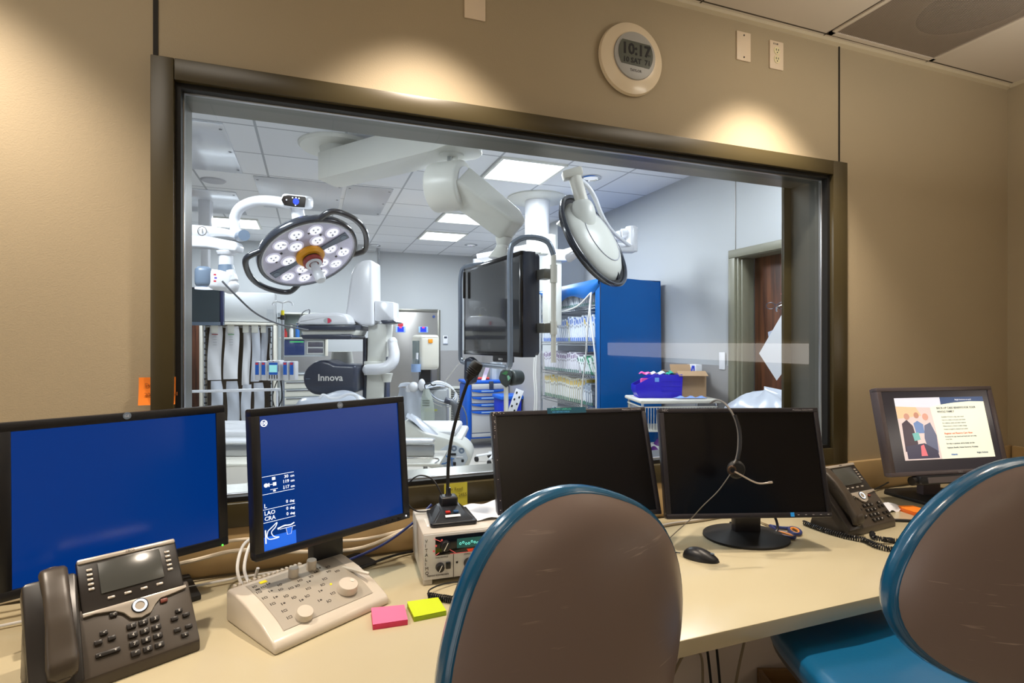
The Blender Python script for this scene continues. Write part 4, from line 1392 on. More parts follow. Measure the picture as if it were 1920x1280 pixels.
# ================================================================ TREATMENT ROOM
def local(px, py, px0, py0, dist):
    """metres right and up of a thing's own origin, for a thing standing square to that line of sight"""
    return ((px - px0) / FPX * dist, (py0 - py) / FPX * dist)
for i, (x, y, sx, sy) in enumerate(OR_PANELS[:6]):
    lb = ['nearest bright ceiling light panel above the large monitor arm', 'ceiling light panel hidden partly by the monitor arm', 'farthest lit ceiling panel near the back wall', 'lit ceiling panel at the left behind the surgical light arm',
          'added unseen light panel above the window on the left', 'added unseen light panel above the window on the right'][i]
    c = thing('ceiling_light', (x, y, OC), 0, lb, 'ceiling light', 'ceiling light panels of the treatment room')
    b = MB()
    ring_ = [((sx / 2 + .012, 0), (.024, sy + .048)), ((-sx / 2 - .012, 0), (.024, sy + .048)), ((0, sy / 2 + .012), (sx, .024)), ((0, -sy / 2 - .012), (sx, .024))]
    for (cc, dd) in ring_:
        b.box((cc[0], cc[1], -.009), (dd[0], dd[1], .018), IVORY)
    b.build('frame', c)
    MB().box((0, 0, -.006), (sx, sy, .006), LIGHTP).build('diffuser', c, smooth=0)
for i, (x, y, lb) in enumerate(((2.53, 4.68, 'round recessed ceiling downlight beside the near light panel'), (.97, 9.2, 'tiny recessed ceiling downlight left near the back wall'), (2.45, 8.6, 'tiny recessed ceiling downlight right near the back wall'))):
    c = thing('round_downlight', (x, y, OC), 0, lb, 'ceiling light')
    MB().lathe([(.105, -.002), (.105, -.008), (.08, -.012), (.07, -.003), (.07, -.001)], CHROME, 36).build('trim_ring', c)
    MB().cyl((0, 0, -.002), (0, 0, -.004), .07, mat('lens_pale', (225, 226, 230), .25, emit=.5)).build('lens', c)
tag(MB().lathe([(0, -.012), (.10, -.012), (.115, -.001), (0, -.001)], mat('speaker_grey', (176, 178, 186), .5), 36, X=T(-.9, 6.03, OC)).build('ceiling_speaker'), 'round grey ceiling speaker at the upper left', 'speaker')

# ---------------- boom carrying the large display
bm_ = thing('display_boom', (.2, 4.62, OC), 0, 'ivory ceiling boom beam and drum arm holding the large display', 'ceiling boom')
O = Vector((.2, 4.62, OC))
def rel(v): return Vector(v) - O
b = MB()
b.lathe([(0, 0), (.30, 0), (.30, -.012), (.285, -.028), (.14, -.03), (.13, -.085), (0, -.085)], IVORY, 56)
b.build('ceiling_flange', bm_)
A, Bq = Vector((.17, 4.63, 0)), Vector((.935, 3.62, 0))
ang = math.degrees(math.atan2(Bq.y - A.y, Bq.x - A.x))
Lb = (Bq - A).length
pts = [(-.05, -.14), (Lb, -.145)] + [(Lb + .145 * math.cos(R(a)), .145 * math.sin(R(a))) for a in range(-75, 76, 15)] + [(Lb, .145), (-.05, .14)]
pts = [(-.03, -.13), (Lb - .1, -.14)] + [(Lb + .17 * math.cos(R(a)), .17 * math.sin(R(a))) for a in range(-80, 81, 16)] + [(Lb - .1, .14)] + [(-.03 + .06 * math.cos(R(a)), .06 * math.sin(R(a)) + .07) for a in (90, 120, 150, 180)]
b = MB(T(-.03, .01, 0) @ RZ(ang))
b.prism(pts, -.30, -.085, IVORY, axis='z', bev=.006)
b.build('beam', bm_)
jx = rel((.905, 3.66, 2.97))
b = MB(T(*jx))
b.cyl((0, 0, .004), (0, 0, -.012), .085, IVORY, n=40)
b.cyl((-.016, 0, 0), (-.020, 0, -.09), .014, CHROME, n=14)
b.cyl((.022, 0, 0), (.020, 0, -.09), .022, IVORY, n=16)
b.build('swivel_joint', bm_)
dc = at(843, 350, 3.70)
ax = (RT * .93 - FW * .36).normalized()
b = MB(frame(rel(dc), ax, UP))
b.cyl((0, 0, -.12), (0, 0, .12), .165, IVORY, n=56, bev=.02)
b.cyl((0, 0, .12), (0, 0, .128), .12, WHITE, n=48, bev=.003)
b.build('drum', bm_)
ec = at(950, 432, 3.78)
d_ = (ec - dc)
Y = d_.normalized()
b = MB(frame(rel(dc), ax - Y * ax.dot(Y), Y))
L = d_.length
b.prism([(.02, -.125), (L - .12, -.10), (L - .01, -.095), (L + .06, -.04), (L + .065, .02), (L + .0, .085), (L - .10, .10), (.02, .125)], -.04, .15, IVORY, axis='z', bev=.025, seg=4)
b.build('spring_arm', bm_)
b = MB()
k0, k1, k2 = rel(at(945, 446, 3.78)), rel(at(943, 466, 3.78)), rel(at(938, 487, 3.78))
b.cyl(k0, k1, .06, IVORY, r2=.04, n=24)
b.ball(k1, .05, IVORY)
b.cyl(k1, k2, .05, IVORY, r2=.085, n=28)
b.build('wrist_joint', bm_)

# ---------------- large display
mt = at(930, 577, 3.72)
p0, p1 = at(872, 590, 4.2), at(980, 578, 3.34)
xdir = (p1 - p0).normalized()
LW = (p1 - p0).length
ang = math.degrees(math.atan2(xdir.y, xdir.x))
ld = thing('large_display', ((p0.x + p1.x) / 2, (p0.y + p1.y) / 2, EYE + (640 - 578) / FPX * 3.75 - .325), ang, 'big dark wall-size display hanging from the boom with grey handle tubes', 'display')
HH = .655
b = MB()
bw = .03
b.box((0, .045, HH / 2), (LW + .02, .085, HH), DKGREY, .008)
for (c, d2) in (((0, 0, HH - bw / 2), (LW, .02, bw)), ((0, 0, bw / 2), (LW, .02, bw)), ((-LW / 2 + bw / 2, 0, HH / 2), (bw, .02, HH)), ((LW / 2 - bw / 2, 0, HH / 2), (bw, .02, HH))):
    b.box(c, d2, BLACKG, .003)
b.prism([(LW / 2 - .02, .01), (LW / 2 + .0, .03), (LW / 2 + .0, HH - .03), (LW / 2 - .02, HH - .01)], .0, .12, DKGREY, bev=.004)
b.build('housing', ld)
MB().box((0, -.004, HH / 2), (LW - 2 * bw, .012, HH - 2 * bw), mat('display_glass', (30, 32, 36), .04, spec=1.0, coat=1)).build('screen', ld, smooth=0)
MB().box((-.42, -.03, HH * .8), (.012, .02, .20), BLACK, .002).build('side_latch', ld)
for sx, nm in ((-1, 'handle'), (1, 'handle')):
    b = MB()
    x = sx * (LW / 2 + (.10 if sx < 0 else .02))
    y_ = -.05 if sx < 0 else -.16
    if sx < 0:
        b.tube([(x + .22, .10, HH + .03), (x + .08, .06, HH + .035), (x + .02, .02, HH + .02), (x, 0, HH - .06), (x, 0, HH * .5), (x, 0, .0), (x + .015, 0, -.045), (x + .07, .0, -.065), (x + .3, .0, -.068), (LW / 2 - .12, -.05, -.065)], .0165, TUBEG, n=14)
    else:
        b.tube([(-.12 + LW / 2, -.05, -.065), (LW / 2 - .05, -.07, -.055), (LW / 2 - .01, -.08, .0), (LW / 2 - .01, -.08, HH * .5), (LW / 2 - .01, -.08, HH - .02), (LW / 2 + .01, -.05, HH + .05), (LW / 2 + .05, .02, HH + .075), (LW / 2 + .09, .12, HH + .05), (LW / 2 + .10, .16, HH - .03)], .0175, TUBEG, n=14)
    b.build(nm, ld)
b = MB()
b.cyl((LW / 2 + .10, .16, HH - .03), (LW / 2 + .10, .16, -.03), .016, OFFW, n=16)
b.cyl((LW / 2 + .10, .16, HH - .20), (LW / 2 + .10, .16, HH - .09), .022, OFFW, n=16)
b.cyl((LW / 2 + .10, .16, .14), (LW / 2 + .10, .16, .22), .022, OFFW, n=16)
b.box((LW / 2 + .05, .13, HH - .145), (.10, .07, .06), JAMB, .004)
b.box((LW / 2 + .05, .13, .18), (.10, .07, .06), JAMB, .004)
b.build('support_post', ld)
MB().box((.16, .02, -.018), (.26, .04, .045), BLACK, .008).build('control_pod', ld)
MB().text('BARCO', .02, KEYW, T(.13, -.0012, -.026) @ TXZ).build('lettering', ld, smooth=0)
b = MB()
b.box((0, .13, HH / 2), (.34, .08, .34), BLACK, .01)
b.box((0, .17, HH * .72), (.12, .08, HH * .55), IVORY, .02)
b.build('mount_bracket', ld)

q_ = Matrix.Rotation(-ld.rotation_euler.z, 3, 'Z') @ (Vector(at(884, 694, 3.95)) - ld.location)
b = MB(T(*q_) @ RZ(40))
b.prism([(-.045, .08), (.0, .10), (.045, .07), (.05, -.03), (.03, -.09), (-.02, -.11), (-.05, -.06)], -.03, .03, DKGREY, bev=.012, seg=3)
b.box((.0, -.032, .04), (.04, .01, .05), MIDGREY, .004)
b.build('clamp_knob', ld)

# ---------------- pod and tag hanging below it
pd = thing('handheld_controller', at(949, 708, 5.6), -20.2, 'dark green hanging controller pod between the display and the blue cart', 'controller')
b = MB()
b.prism([(-.075, .0), (-.055, .07), (-.01, .10), (.04, .085), (.065, .03), (.04, -.06), (.0, -.10), (-.05, -.06)], -.05, .03, mat('pod_grey', (52, 58, 58), .35), bev=.012, seg=3)
b.cyl((.04, .0, 0), (.15, .10, -.0), .085, mat('pod_grey', (52, 58, 58), .35), r2=.075, n=28, bev=.02)
b.build('pod_body', pd)
b = MB()
b.prism([(-.045, .045), (0, .075), (.022, .06), (.0, .03)], -.054, -.05, mat('pod_green', (54, 110, 64), .4))
b.prism([(.025, .03), (.045, .0), (.02, -.03), (.01, .02)], -.054, -.05, mat('pod_green2', (120, 176, 140), .4))
b.build('marking', pd)
b = MB()
b.cyl((.01, 0, .10), (.01, 0, .24), .008, CHROME, n=10)
b.cyl((.0, 0, -.09), (.0, 0, -1.26), .024, OFFW, r2=.024, n=16)
b.cyl((0, 0, -1.293), (0, 0, -1.26), .2, OFFW, n=28)
b.build('pole', pd)
b = MB(T(.09, -.03, -.26) @ RY(20))
b.box((0, 0, 0), (.085, .006, .30), PAPER, .002)
for k in range(7):
    b.box((-.02 + .04 * (k % 2), -.004, .11 - k * .036), (.016, .002, .022), BLACK)
b.build('punched_tag', pd)

# ---------------- surgical lights
def surgical_light(name, label, c, n, major, rad, arm_pts, front):
    """n: direction the lamp faces"""
    root = thing(name, c, 0, label, 'surgical light', None)
    Mx = frame((0, 0, 0), -Vector(n), major)    # local -z is the lit side
    b = MB(Mx)
    rd = rad if front else rad - .022
    b.lathe([(0, .10), (.07, .098), (.13, .086), (.22, .06), (rd - .025, .03), (rd, .0), (rd, -.012), (rd - .02, -.02)], WHITE if front else IVORY, 64)
    b.build('housing', root, smooth=50)
    b = MB(Mx)
    rr = rad
    if not front:
        b.lathe([(rr - .02, .0), (rr + .004, .004), (rr + .004, -.03), (rr - .03, -.03), (rr - .03, -.02)], BLACK, 72)
        b.lathe([(rr + .02 + .014 * math.cos(R(q)), .012 + .014 * math.sin(R(q))) for q in range(0, 361, 45)], mat('dark_rim', (44, 50, 62), .15, coat=.6), 72)
    if front:
        b.lathe([(rr - .030, .036), (rr - .004, .036), (rr + .010, .014), (rr + .010, -.012), (rr + .0, -.022), (rr - .012, -.020)], mat('dark_rim', (44, 50, 62), .15, coat=.6), 72)
    if not front:
      b.lathe([(rr + .012, .012), (rr + .026, .006), (rr + .026, -.008), (rr + .012, -.014), (rr + .004, -.006), (rr + .012, .012)], mat('dark_rim', (44, 50, 62), .15, coat=.6), 72)
    b.build('rim', root, smooth=60)
    b = MB(Mx)
    b.lathe([(0, -.012), (rr - .010, -.018), (rr - .010, -.014), (0, -.008)], mat('lens_plate', (206, 200, 224), .1, metal=.1, noise=.3, nscale=14, coat=1), 64)
    b.build('lens_plate', root)
    spots = []
    for (n_, r_) in ((6, .130), (12, .218)):
        for k in range(n_):
            spots.append((r_, 360 / n_ * k + (20 if n_ == 6 else 8)))
    for (r_, a) in spots:
        if abs(((a + 90) % 180) - 90) < 10:
            continue
        b = MB(Mx @ T(r_ * math.cos(R(a)), r_ * math.sin(R(a)), 0))
        b.lathe([(0, -.021), (.030, -.021), (.036, -.019), (.036, -.014), (0, -.014)], LED, 20)
        b.lathe([(.036, -.014), (.036, -.020), (.046, -.018), (.048, -.014)], mat('led_ring', (206, 200, 222), .2, emit=.35, ecol=(230, 226, 246)), 20)
        for q in (0, 120, 240):
            b.cyl((.015 * math.cos(R(q)), .015 * math.sin(R(q)), -.021), (.015 * math.cos(R(q)), .015 * math.sin(R(q)), -.0235), .0055, mat('led_dot', (190, 190, 205), .3), n=8)
        b.build('led_lens', root)
    b = MB(Mx)
    for s_ in (1, -1):
        b.prism([(s_ * .06, -.012), (s_ * .262, -.030), (s_ * .262, .030), (s_ * .06, .012)][::s_], -.024, -.016, mat('spoke_slate', (92, 104, 122), .3), axis='z')
        b.cyl((s_ * .235, 0, -.024), (s_ * .235, 0, -.027), .018, MIDGREY, n=20)
    for k in range(16):
        r_, a = .18 + .02 * (k % 2), k * 22.5 + 5
        b.box((r_ * math.cos(R(a)), r_ * math.sin(R(a)), -.019), (.012, .012, .004), BLACK)
    b.build('spoke', root)
    b = MB(Mx)
    b.lathe([(.045, -.016), (.085, -.016), (.088, -.035), (.075, -.052), (.055, -.052), (.045, -.04)], YELLOW, 40)
    b.build('amber_ring', root)
    b = MB(Mx)
    b.lathe([(0, -.02), (.05, -.02), (.048, -.06), (0, -.06)], mat('hub_dark', (60, 50, 46), .4), 32)
    b.lathe([(0, -.060), (.058, -.062), (.060, -.085), (.045, -.092), (0, -.092)], RED, 36)
    b.lathe([(.03, -.093), (.05, -.091), (.05, -.094), (.03, -.096)], WHITE, 30)
    b.build('hub', root)
    b = MB(Mx)
    b.lathe([(0, -.09), (.022, -.09), (.024, -.12), (.030, -.17), (.032, -.215), (.026, -.225), (0, -.225)], WHITE, 24)
    b.build('sterile_handle', root)
    for s_ in ((1, -1) if front else ()):
        b = MB(Mx)
        hp = [((rr - .01) * math.cos(R(a)), (rr - .01) * math.sin(R(a)), .0) if k in (0, 6) else ((rr + .07) * math.cos(R(a)), (rr + .07) * math.sin(R(a)), -.01) for k, a in enumerate([s_ * 90 - 90 + q for q in (-50, -40, -20, 0, 20, 40, 50)] if s_ > 0 else [180 + q for q in (-50, -40, -20, 0, 20, 40, 50)])]
        b.tube(hp, .018, mat('handle_black', (36, 40, 50), .15, coat=.5), n=12)
        b.build('grip_handle', root)
    return root, Mx

c1 = at(579, 474, 3.4)
ray = (c1 - Vector((0, 0, EYE))).normalized()
maj = (RT * math.cos(R(24)) + UP * math.sin(R(24)))
n1 = (-ray * .42 + (RT * .41 - UP * .91) * .907).normalized()
L1, M1 = surgical_light('surgical_light', 'lit round surgical light with amber ring facing the window', c1, n1, maj, .298, None, True)
def relp(px, py, d2, c): return at(px, py, d2) - c
b = MB()
q0, q1, q2 = relp(566, 424, 3.45, c1), relp(560, 405, 3.43, c1), relp(557, 383, 3.42, c1)
b.tube([relp(570, 440, 3.46, c1), q0, q1, q2], .035, WHITE, n=24, rs=[.07, .046, .040, .036])
b.build('neck', L1)
b = MB()
b.tube([relp(566, 427, 3.45, c1), relp(565, 423, 3.45, c1)], .052, BLACK, n=24)
b.build('neck_collar', L1)
b = MB(T(*relp(558, 378, 3.40, c1)) @ RZ(-20.2) @ RX(12) @ RY(6) @ Matrix.Scale(1.15, 4))
b.box((0, 0, 0), (.145, .10, .07), WHITE, .02, seg=4)
b.prism([(-.066, .0), (-.055, .022), (-.03, .029), (.058, .029), (.063, .022), (.058, -.026), (.0, -.029), (-.05, -.026)], -.054, -.049, BLACKG, bev=.001)
b.build('control_head', L1)
b = MB(T(*relp(558, 378, 3.40, c1)) @ RZ(-20.2) @ RX(12) @ RY(6) @ Matrix.Scale(1.15, 4))
BL = mat('blue_display', (20, 50, 220), .3, emit=1.3, ecol=(20, 60, 255))
b.cyl((.012, -.054, 0), (.012, -.0555, 0), .016, BL, n=20)
for (x, z) in ((-.006, .018), (.012, .02), (.028, .018), (.010, -.02), (-.038, .004)):
    b.cyl((x, -.054, z), (x, -.0556, z), .0035, INK, n=10)
b.build('control_display', L1)
b = MB()
b.tube([relp(548, 384, 3.42, c1), relp(515, 377, 3.44, c1), relp(480, 377, 3.46, c1), relp(452, 388, 3.48, c1), relp(440, 408, 3.5, c1), relp(441, 428, 3.5, c1), relp(448, 442, 3.5, c1)], .032, WHITE, n=18)
b.tube([relp(448, 441, 3.5, c1), relp(430, 437, 3.5, c1), relp(405, 434, 3.5, c1), relp(380, 434, 3.5, c1), relp(340, 432, 3.5, c1), relp(300, 430, 3.52, c1)], .034, WHITE, n=18, rs=[.028, .022, .03, .040, .042, .042])
b.cyl(relp(450, 443, 3.5, c1), relp(458, 441, 3.4, c1), .034, MIDGREY, n=24)
b.build('arm', L1)
b = MB(T(*relp(379, 433, 3.452, c1)) @ RZ(-20.2) @ TXZ)
b.lathe([(.026, 0), (.030, 0), (.030, .001), (.026, .001), (.026, 0)], INKD, 32)
b.text('1', .04, INKD, T(-.009, -.014, 0))
b.build('number_plate', L1)

c2 = at(1113, 452, 3.6)
ray2 = (c2 - Vector((0, 0, EYE))).normalized()
maj2 = (RT * .56 - UP * .83)
back2 = (-ray2 * .50 + (RT * .83 + UP * .56) * .866).normalized()
L2, M2 = surgical_light('surgical_light', 'white back of the tilted surgical light with black rim', c2, -back2, maj2, .315, None, False)
b = MB(M2)
b.lathe([(.185, .069), (.19, .070), (.19, .073), (.183, .072)], mat('seam_grey', (168, 170, 180), .4), 64)
b.build('cover_seam', L2)
b = MB()
s0, s1, s2 = relp(1100, 418, 3.5, c2), relp(1090, 378, 3.52, c2), relp(1077, 332, 3.55, c2)
b.tube([s0 - back2 * .10, (s0 + s1) / 2 - back2 * .02, s1], .05, IVORY, n=24, rs=[.13, .095, .055])
b.build('neck_shroud', L2)
b = MB()
b.tube([relp(1094, 388, 3.52, c2), relp(1086, 360, 3.53, c2), relp(1078, 333, 3.55, c2)], .042, OFFW, n=22)
b.box((0, 0, 0), (.13, .09, .055), OFFW, .012, X=T(*relp(1073, 326, 3.55, c2)) @ RZ(-20.2) @ RY(-16))
b.build('neck', L2)
b = MB()
b.tube([relp(1084, 335, 3.6, c2), relp(1098, 345, 3.66, c2), relp(1114, 368, 3.70, c2), relp(1129, 405, 3.78, c2), relp(1150, 436, 4.2, c2), relp(1182, 462, 4.95, c2)], .016, WHITE, n=14)
b.build('cable_arm', L2)
for (a0, a1) in ((relp(1052, 396, 3.5, c2), relp(1081, 404, 3.48, c2)), (relp(1158, 522, 3.6, c2), relp(1150, 490, 3.55, c2))):
    b = MB()
    b.tube([a0, a1], .014, mat('handle_black', (36, 40, 50), .15, coat=.5), n=10, smooth=False, rs=[.02, .008])
    b.build('handle_strut', L2)

# ---------------- second arm with camera head at the left
cr = at(425, 470, 3.5)
ch = thing('camera_arm', cr, -20.2, 'white ceiling camera head with blue-grey cap on an arm at the left', 'camera')
def lc(px, py, dd=0): 
    x, z = local(px, py, 425, 470, 3.5)
    return (x, dd, z)
b = MB()
b.prism([(lc(p, q)[0], lc(p, q)[2]) for p, q in ((250, 441), (395, 445), (448, 455), (452, 463), (450, 472), (445, 473), (395, 466), (250, 458))][::-1], -.05, .05, WHITE, bev=.012, seg=3)
b.cyl((lc(262, 450)[0], 0, lc(262, 450)[2] + .08), (lc(262, 450)[0], 0, OC - cr.z - .01), .05, WHITE, n=24)
b.build('arm', ch)
b = MB()
b.cyl(lc(424, 471), lc(424, 479), .06, WHITE, r2=.05, n=28, bev=.006)
b.cyl(lc(424, 479), lc(424, 497), .042, WHITE, n=28)
b.cyl(lc(424, 497), lc(425, 512), .045, MIDGREY, r2=.052, n=28)
b.cyl(lc(425, 508), lc(432, 530), .05, WHITE, n=28, bev=.01)
b.ball(lc(432, 536), .052, WHITE)
b.build('drop_tube', ch)
b = MB(T(*lc(402, 522, -.06)) @ RZ(28) @ RY(4))
b.box((.055, .02, -.01), (.16, .13, .125), WHITE, .03, seg=4)
b.build('head_body', ch)
b = MB(T(*lc(392, 522, -.06)) @ RZ(28))
b.box((0, 0, 0), (.10, .14, .135), MIDGREY, .035, seg=4)
b.build('blue_grey_cap', ch)
b = MB(T(*lc(392, 522, -.06)) @ RZ(28))
b.cyl((0, -.01, -.065), (0, -.01, -.075), .05, mat('lens_lit', (235, 240, 255), .2, emit=.8), n=28)
b.build('lens', ch)
b = MB(T(*lc(424, 525, -.12)) @ RZ(28))
for k in range(3):
    b.box((-.006 + .004 * (k % 2), 0, .02 - k * .02), (.014, .004, .010), mat('sticker_red', (200, 40, 60), .4) if k != 1 else mat('sticker_violet', (90, 60, 180), .4))
b.build('sticker', ch)
b = MB()
b.tube([lc(432, 530, -.1), lc(448, 553, -.05), lc(465, 585, .1), lc(487, 605, .3), lc(512, 615, .6)], .006, mat('cable_dark', (90, 92, 98), .4), n=8)
b.build('cable', ch)

# ---------------- hanging screen at left
hs_ = thing('hanging_screen', at(380, 574, 6.0), -8, 'slate framed hanging screen at the left edge of the window view', 'display')
b = MB()
b.box((0, .03, 0), (.42, .05, .42), DKGREY, .01)
b.box((0, 0, -.19), (.43, .02, .04), MIDGREY, .004)
b.box((.195, 0, 0), (.035, .02, .42), mat('slate_blue', (52, 62, 108), .3), .004)
b.box((0, .1, .5), (.08, .08, .9), WHITE, .01)
b.box((0, .1, 1.0), (.12, .12, .5), WHITE, .01)
b.build('housing', hs_)
MB().box((-.02, -.008, .01), (.39, .012, .36), mat('screen_sheen', (70, 84, 92), .12, spec=.9)).build('screen', hs_)

# ---------------- C-arm scanner
def loc2(px, py, d2=5.3, px0=640, py0=640): return ((px - px0) / FPX * d2, (py0 - py) / FPX * d2)
cb = at(640, 640, 5.3)
ca = thing('c_arm_scanner', (cb.x, cb.y, 0), -20.2, 'white C-arm X-ray scanner with dark end cap lettered Innova', 'x-ray scanner')
ZE = EYE
def O2(pts): return [(loc2(*p)[0], ZE + loc2(*p)[1]) for p in pts]
b = MB()
b.prism(O2([(652, 592), (655, 575), (659, 545), (663, 515), (670, 500), (680, 492), (692, 489), (704, 490), (705, 611), (682, 611)])[::-1], -.10, .22, WHITE, bev=.03, seg=4)
b.build('detector_column', ca)
b = MB()
b.prism(O2([(577, 610), (578, 603), (584, 594), (598, 590), (650, 588), (663, 591), (670, 600), (672, 611)])[::-1], -.28, .20, WHITE, bev=.03, seg=4)
b.build('detector_head', ca)
b = MB()
b.prism(O2([(578, 611), (683, 611), (681, 620), (580, 620)])[::-1], -.27, .19, DKGREY, bev=.008)
b.prism(O2([(584, 628), (674, 627), (678, 632), (674, 636), (590, 636)])[::-1], -.30, .17, DKGREY, bev=.012, seg=3)
b.build('collision_ring', ca)
b = MB()
b.prism(O2([(582, 619), (681, 619), (676, 629), (586, 629)])[::-1], -.24, .16, IVORY, bev=.006)
b.build('detector_plate', ca)
b = MB(T(loc2(633, 603)[0], -.283, ZE + loc2(633, 603)[1]) @ RX(90))
b.cyl((0, 0, 0), (0, 0, .004), .038, mat('badge_grey', (180, 188, 190), .3), n=28, X=Matrix.Diagonal((1, .65, 1, 1)))
b.prism([(0, -.024), (.02, -.02), (.036, 0), (.02, .02), (0, .024)], .004, .006, mat('badge_red', (214, 60, 90), .4), axis='z')
b.build('badge', ca)
b = MB()
b.prism(O2([(705, 564), (741, 567), (741, 596), (748, 604), (738, 606), (705, 602)])[::-1], -.06, .18, WHITE, bev=.012)
b.build('collimator_box', ca)
MB().prism(O2([(718, 601), (742, 600), (748, 605), (722, 608)])[::-1], -.10, .16, DKGREY, bev=.006).build('dark_pad', ca)
b = MB()
b.prism(O2([(690, 609), (727, 605), (723, 650), (718, 745), (716, 940), (684, 940), (686, 745), (688, 680)])[::-1], .0, .26, IVORY, bev=.01)
b.prism(O2([(684, 677), (722, 677), (722, 702), (684, 703)])[::-1], -.04, .05, IVORY, bev=.008)
b.build('gantry_post', ca)
b = MB()
b.prism(O2([(679, 634), (686, 633), (686, 860), (678, 860)])[::-1], .02, .24, DKGREY, bev=.006)
b.prism(O2([(718, 655), (722, 645), (722, 860), (717, 860)])[::-1], .04, .22, DKGREY, bev=.004)
b.build('gantry_side_strip', ca)
b = MB()
pts = O2([(680, 682), (640, 681), (632, 676), (620, 673), (606, 675), (592, 685), (584, 698), (583, 711), (588, 724), (598, 734), (610, 737), (680, 733)])
b.prism(pts, -.22, .14, DKGREY, bev=.035, seg=4)
b.build('tube_end_cap', ca)
b = MB()
b.text('Innova', .088, KEYW, T(loc2(611, 710)[0], -.223, ZE + loc2(611, 710.5)[1]) @ TXZ, bold=.0015)
b.box((loc2(593, 707)[0], -.222, ZE + loc2(593, 707)[1]), (.04, .002, .006), MIDGREY)
b.build('lettering', ca, smooth=0)
b = MB()
def TP(px, py, y=0): return (loc2(px, py)[0], y, ZE + loc2(px, py)[1])
b.tube([TP(694, 692, -.08), TP(712, 691, -.10), TP(728, 688, -.10), TP(739, 678, -.08), TP(741, 664, -.05), TP(737, 650, .0), TP(735, 643, .02)], .05, WHITE, n=22, rs=[.052, .052, .054, .056, .054, .05, .046])
b.ball(TP(694, 692, -.08), .053, WHITE)
b.ball(TP(735, 641, .02), .049, WHITE)
b.cyl(TP(725, 700), TP(725, 716), .06, IVORY, r2=.04, n=24)
b.build('cable_arm', ca)
b = MB()
b.prism(O2([(590, 858), (720, 858), (728, 965), (580, 965)])[::-1], -.1, .4, IVORY, bev=.02)
b.cyl(TP(623, 660, .3), TP(623, 690, .3), .10, IVORY, r2=.12, n=28)
b.build('base', ca)
tag(MB(T(*(at(655, 733, 5.05)))).box((0, 0, 0), (.075, .01, .022), mat('blue_label', (24, 60, 210), .4), .002, X=RZ(-20.2)).build('blue_label_clip'), 'small blue clip at the lower edge of the dark end cap', 'clip') if 0 else None

# ---------------- catheter cabinet with hanging packs
cx0 = -1.36
cabn = thing('catheter_cabinet', (-.925, 8.42, 0), 0, 'open white cabinet filled with long hanging catheter packs at the far left', 'cabinet')
b = MB()
W2, H2 = .90, 1.93
for (c, d2) in (((-W2 / 2, 0, H2 / 2), (.035, .42, H2)), ((W2 / 2, 0, H2 / 2), (.035, .42, H2)), ((0, 0, H2), (W2 + .035, .42, .035)), ((0, 0, .05), (W2, .42, .1)), ((0, .2, H2 / 2), (W2, .01, H2))):
    b.box(c, d2, OFFW, .003)
b.build('cabinet_body', cabn)
b = MB()
b.box((0, .185, H2 / 2), (W2 - .04, .01, H2 - .1), mat('cabinet_dark', (96, 84, 72), .6))
b.build('back_panel', cabn)
for sx in (-1, 1):
    b = MB()
    b.box((sx * (W2 / 2 - .04), -.18, H2 / 2), (.02, .02, H2 - .06), CHROME)
    for k in range(22):
        b.box((sx * (W2 / 2 - .055), -.19, .15 + k * .08), (.03, .015, .02), BLACK)
    b.build('rail', cabn)
b = MB()
b.cyl((-W2 / 2, -.1, H2 - .04), (W2 / 2, -.1, H2 - .04), .008, CHROME, n=10)
b.build('hanging_rod', cabn)
MB().box((.0, .06, 2.16), (.90, .44, .40), ORW, .004).build('upper_housing', cabn)
random.seed(5)
packs = [(-1.30, -1.135, 1.90, 1.17, 'leftmost long white catheter pack with red print'), (-1.105, -.93, 1.90, 1.18, 'second long white catheter pack with green print'), (-.885, -.79, 1.905, 1.09, 'third, narrow white catheter pack in the cabinet'),
         (-.775, -.67, 1.905, 1.14, 'fourth white catheter pack right of the narrow one'), (-.66, -.575, 1.905, 1.26, 'rightmost grey-white catheter pack in the cabinet'),
         (-1.27, -1.13, 1.16, .55, 'lower catheter pack below the red-printed one'), (-1.08, -.93, 1.15, .50, 'lower catheter pack below the green-printed one'), (-.89, -.77, 1.10, .5, 'lower crumpled pack below the narrow catheter pack'), (-.75, -.62, 1.12, .55, 'lower pack beside the IV pole in the cabinet')]
for i, (xa, xb, zt_, zb_, lb) in enumerate(packs):
    c = thing('catheter_pack', ((xa + xb) / 2, 8.30 - .03 * (i % 2), zb_), 0, lb, 'catheter pack', 'catheter packs hanging in the far cabinet')
    ww, hh_ = xb - xa, zt_ - zb_
    ph = random.random() * 6
    def bag(u, v, ww=ww, hh_=hh_, ph=ph):
        taper = .82 + .18 * (1 - v)
        return Vector(((u - .5) * ww * (1 if v < .85 else 1 - (v - .85) * .8) + .012 * math.sin(v * 4 + ph), -.012 * math.sin(u * PI) - .006 * math.sin(v * 9 + ph + u * 4), v * hh_))
    b = MB()
    b.surf(bag, 8, 20, PLASTW if i > 2 else PAPER, .008)
    b.build('pouch', c)
    if i < 5:
        MB().box((-.005, -.025, hh_ - .03), (min(.085, ww * .8), .012, .13), IVORY, .003).build('hanger_tab', c)
        b = MB()
        if i < 2:
            b.box((.0, -.031, hh_ - .115), (.075, .004, .010), RED if i == 0 else mat('print_green', (90, 150, 90), .5))
            for k in range(4):
                b.box((0, -.031, hh_ - .15 - k * .035), (.045, .004, .005), mat('pale_print2', (170, 172, 178), .5))
            b.build('printing', c)
        else:
            b.bm.free()
tag(MB(T(-1.62, 9.42, 1.03)).box((0, 0, 0), (.62, .05, 2.06), WALNUT, .004).build('wood_panel_door'), 'dark walnut door beside the catheter cabinet at far left', 'door')

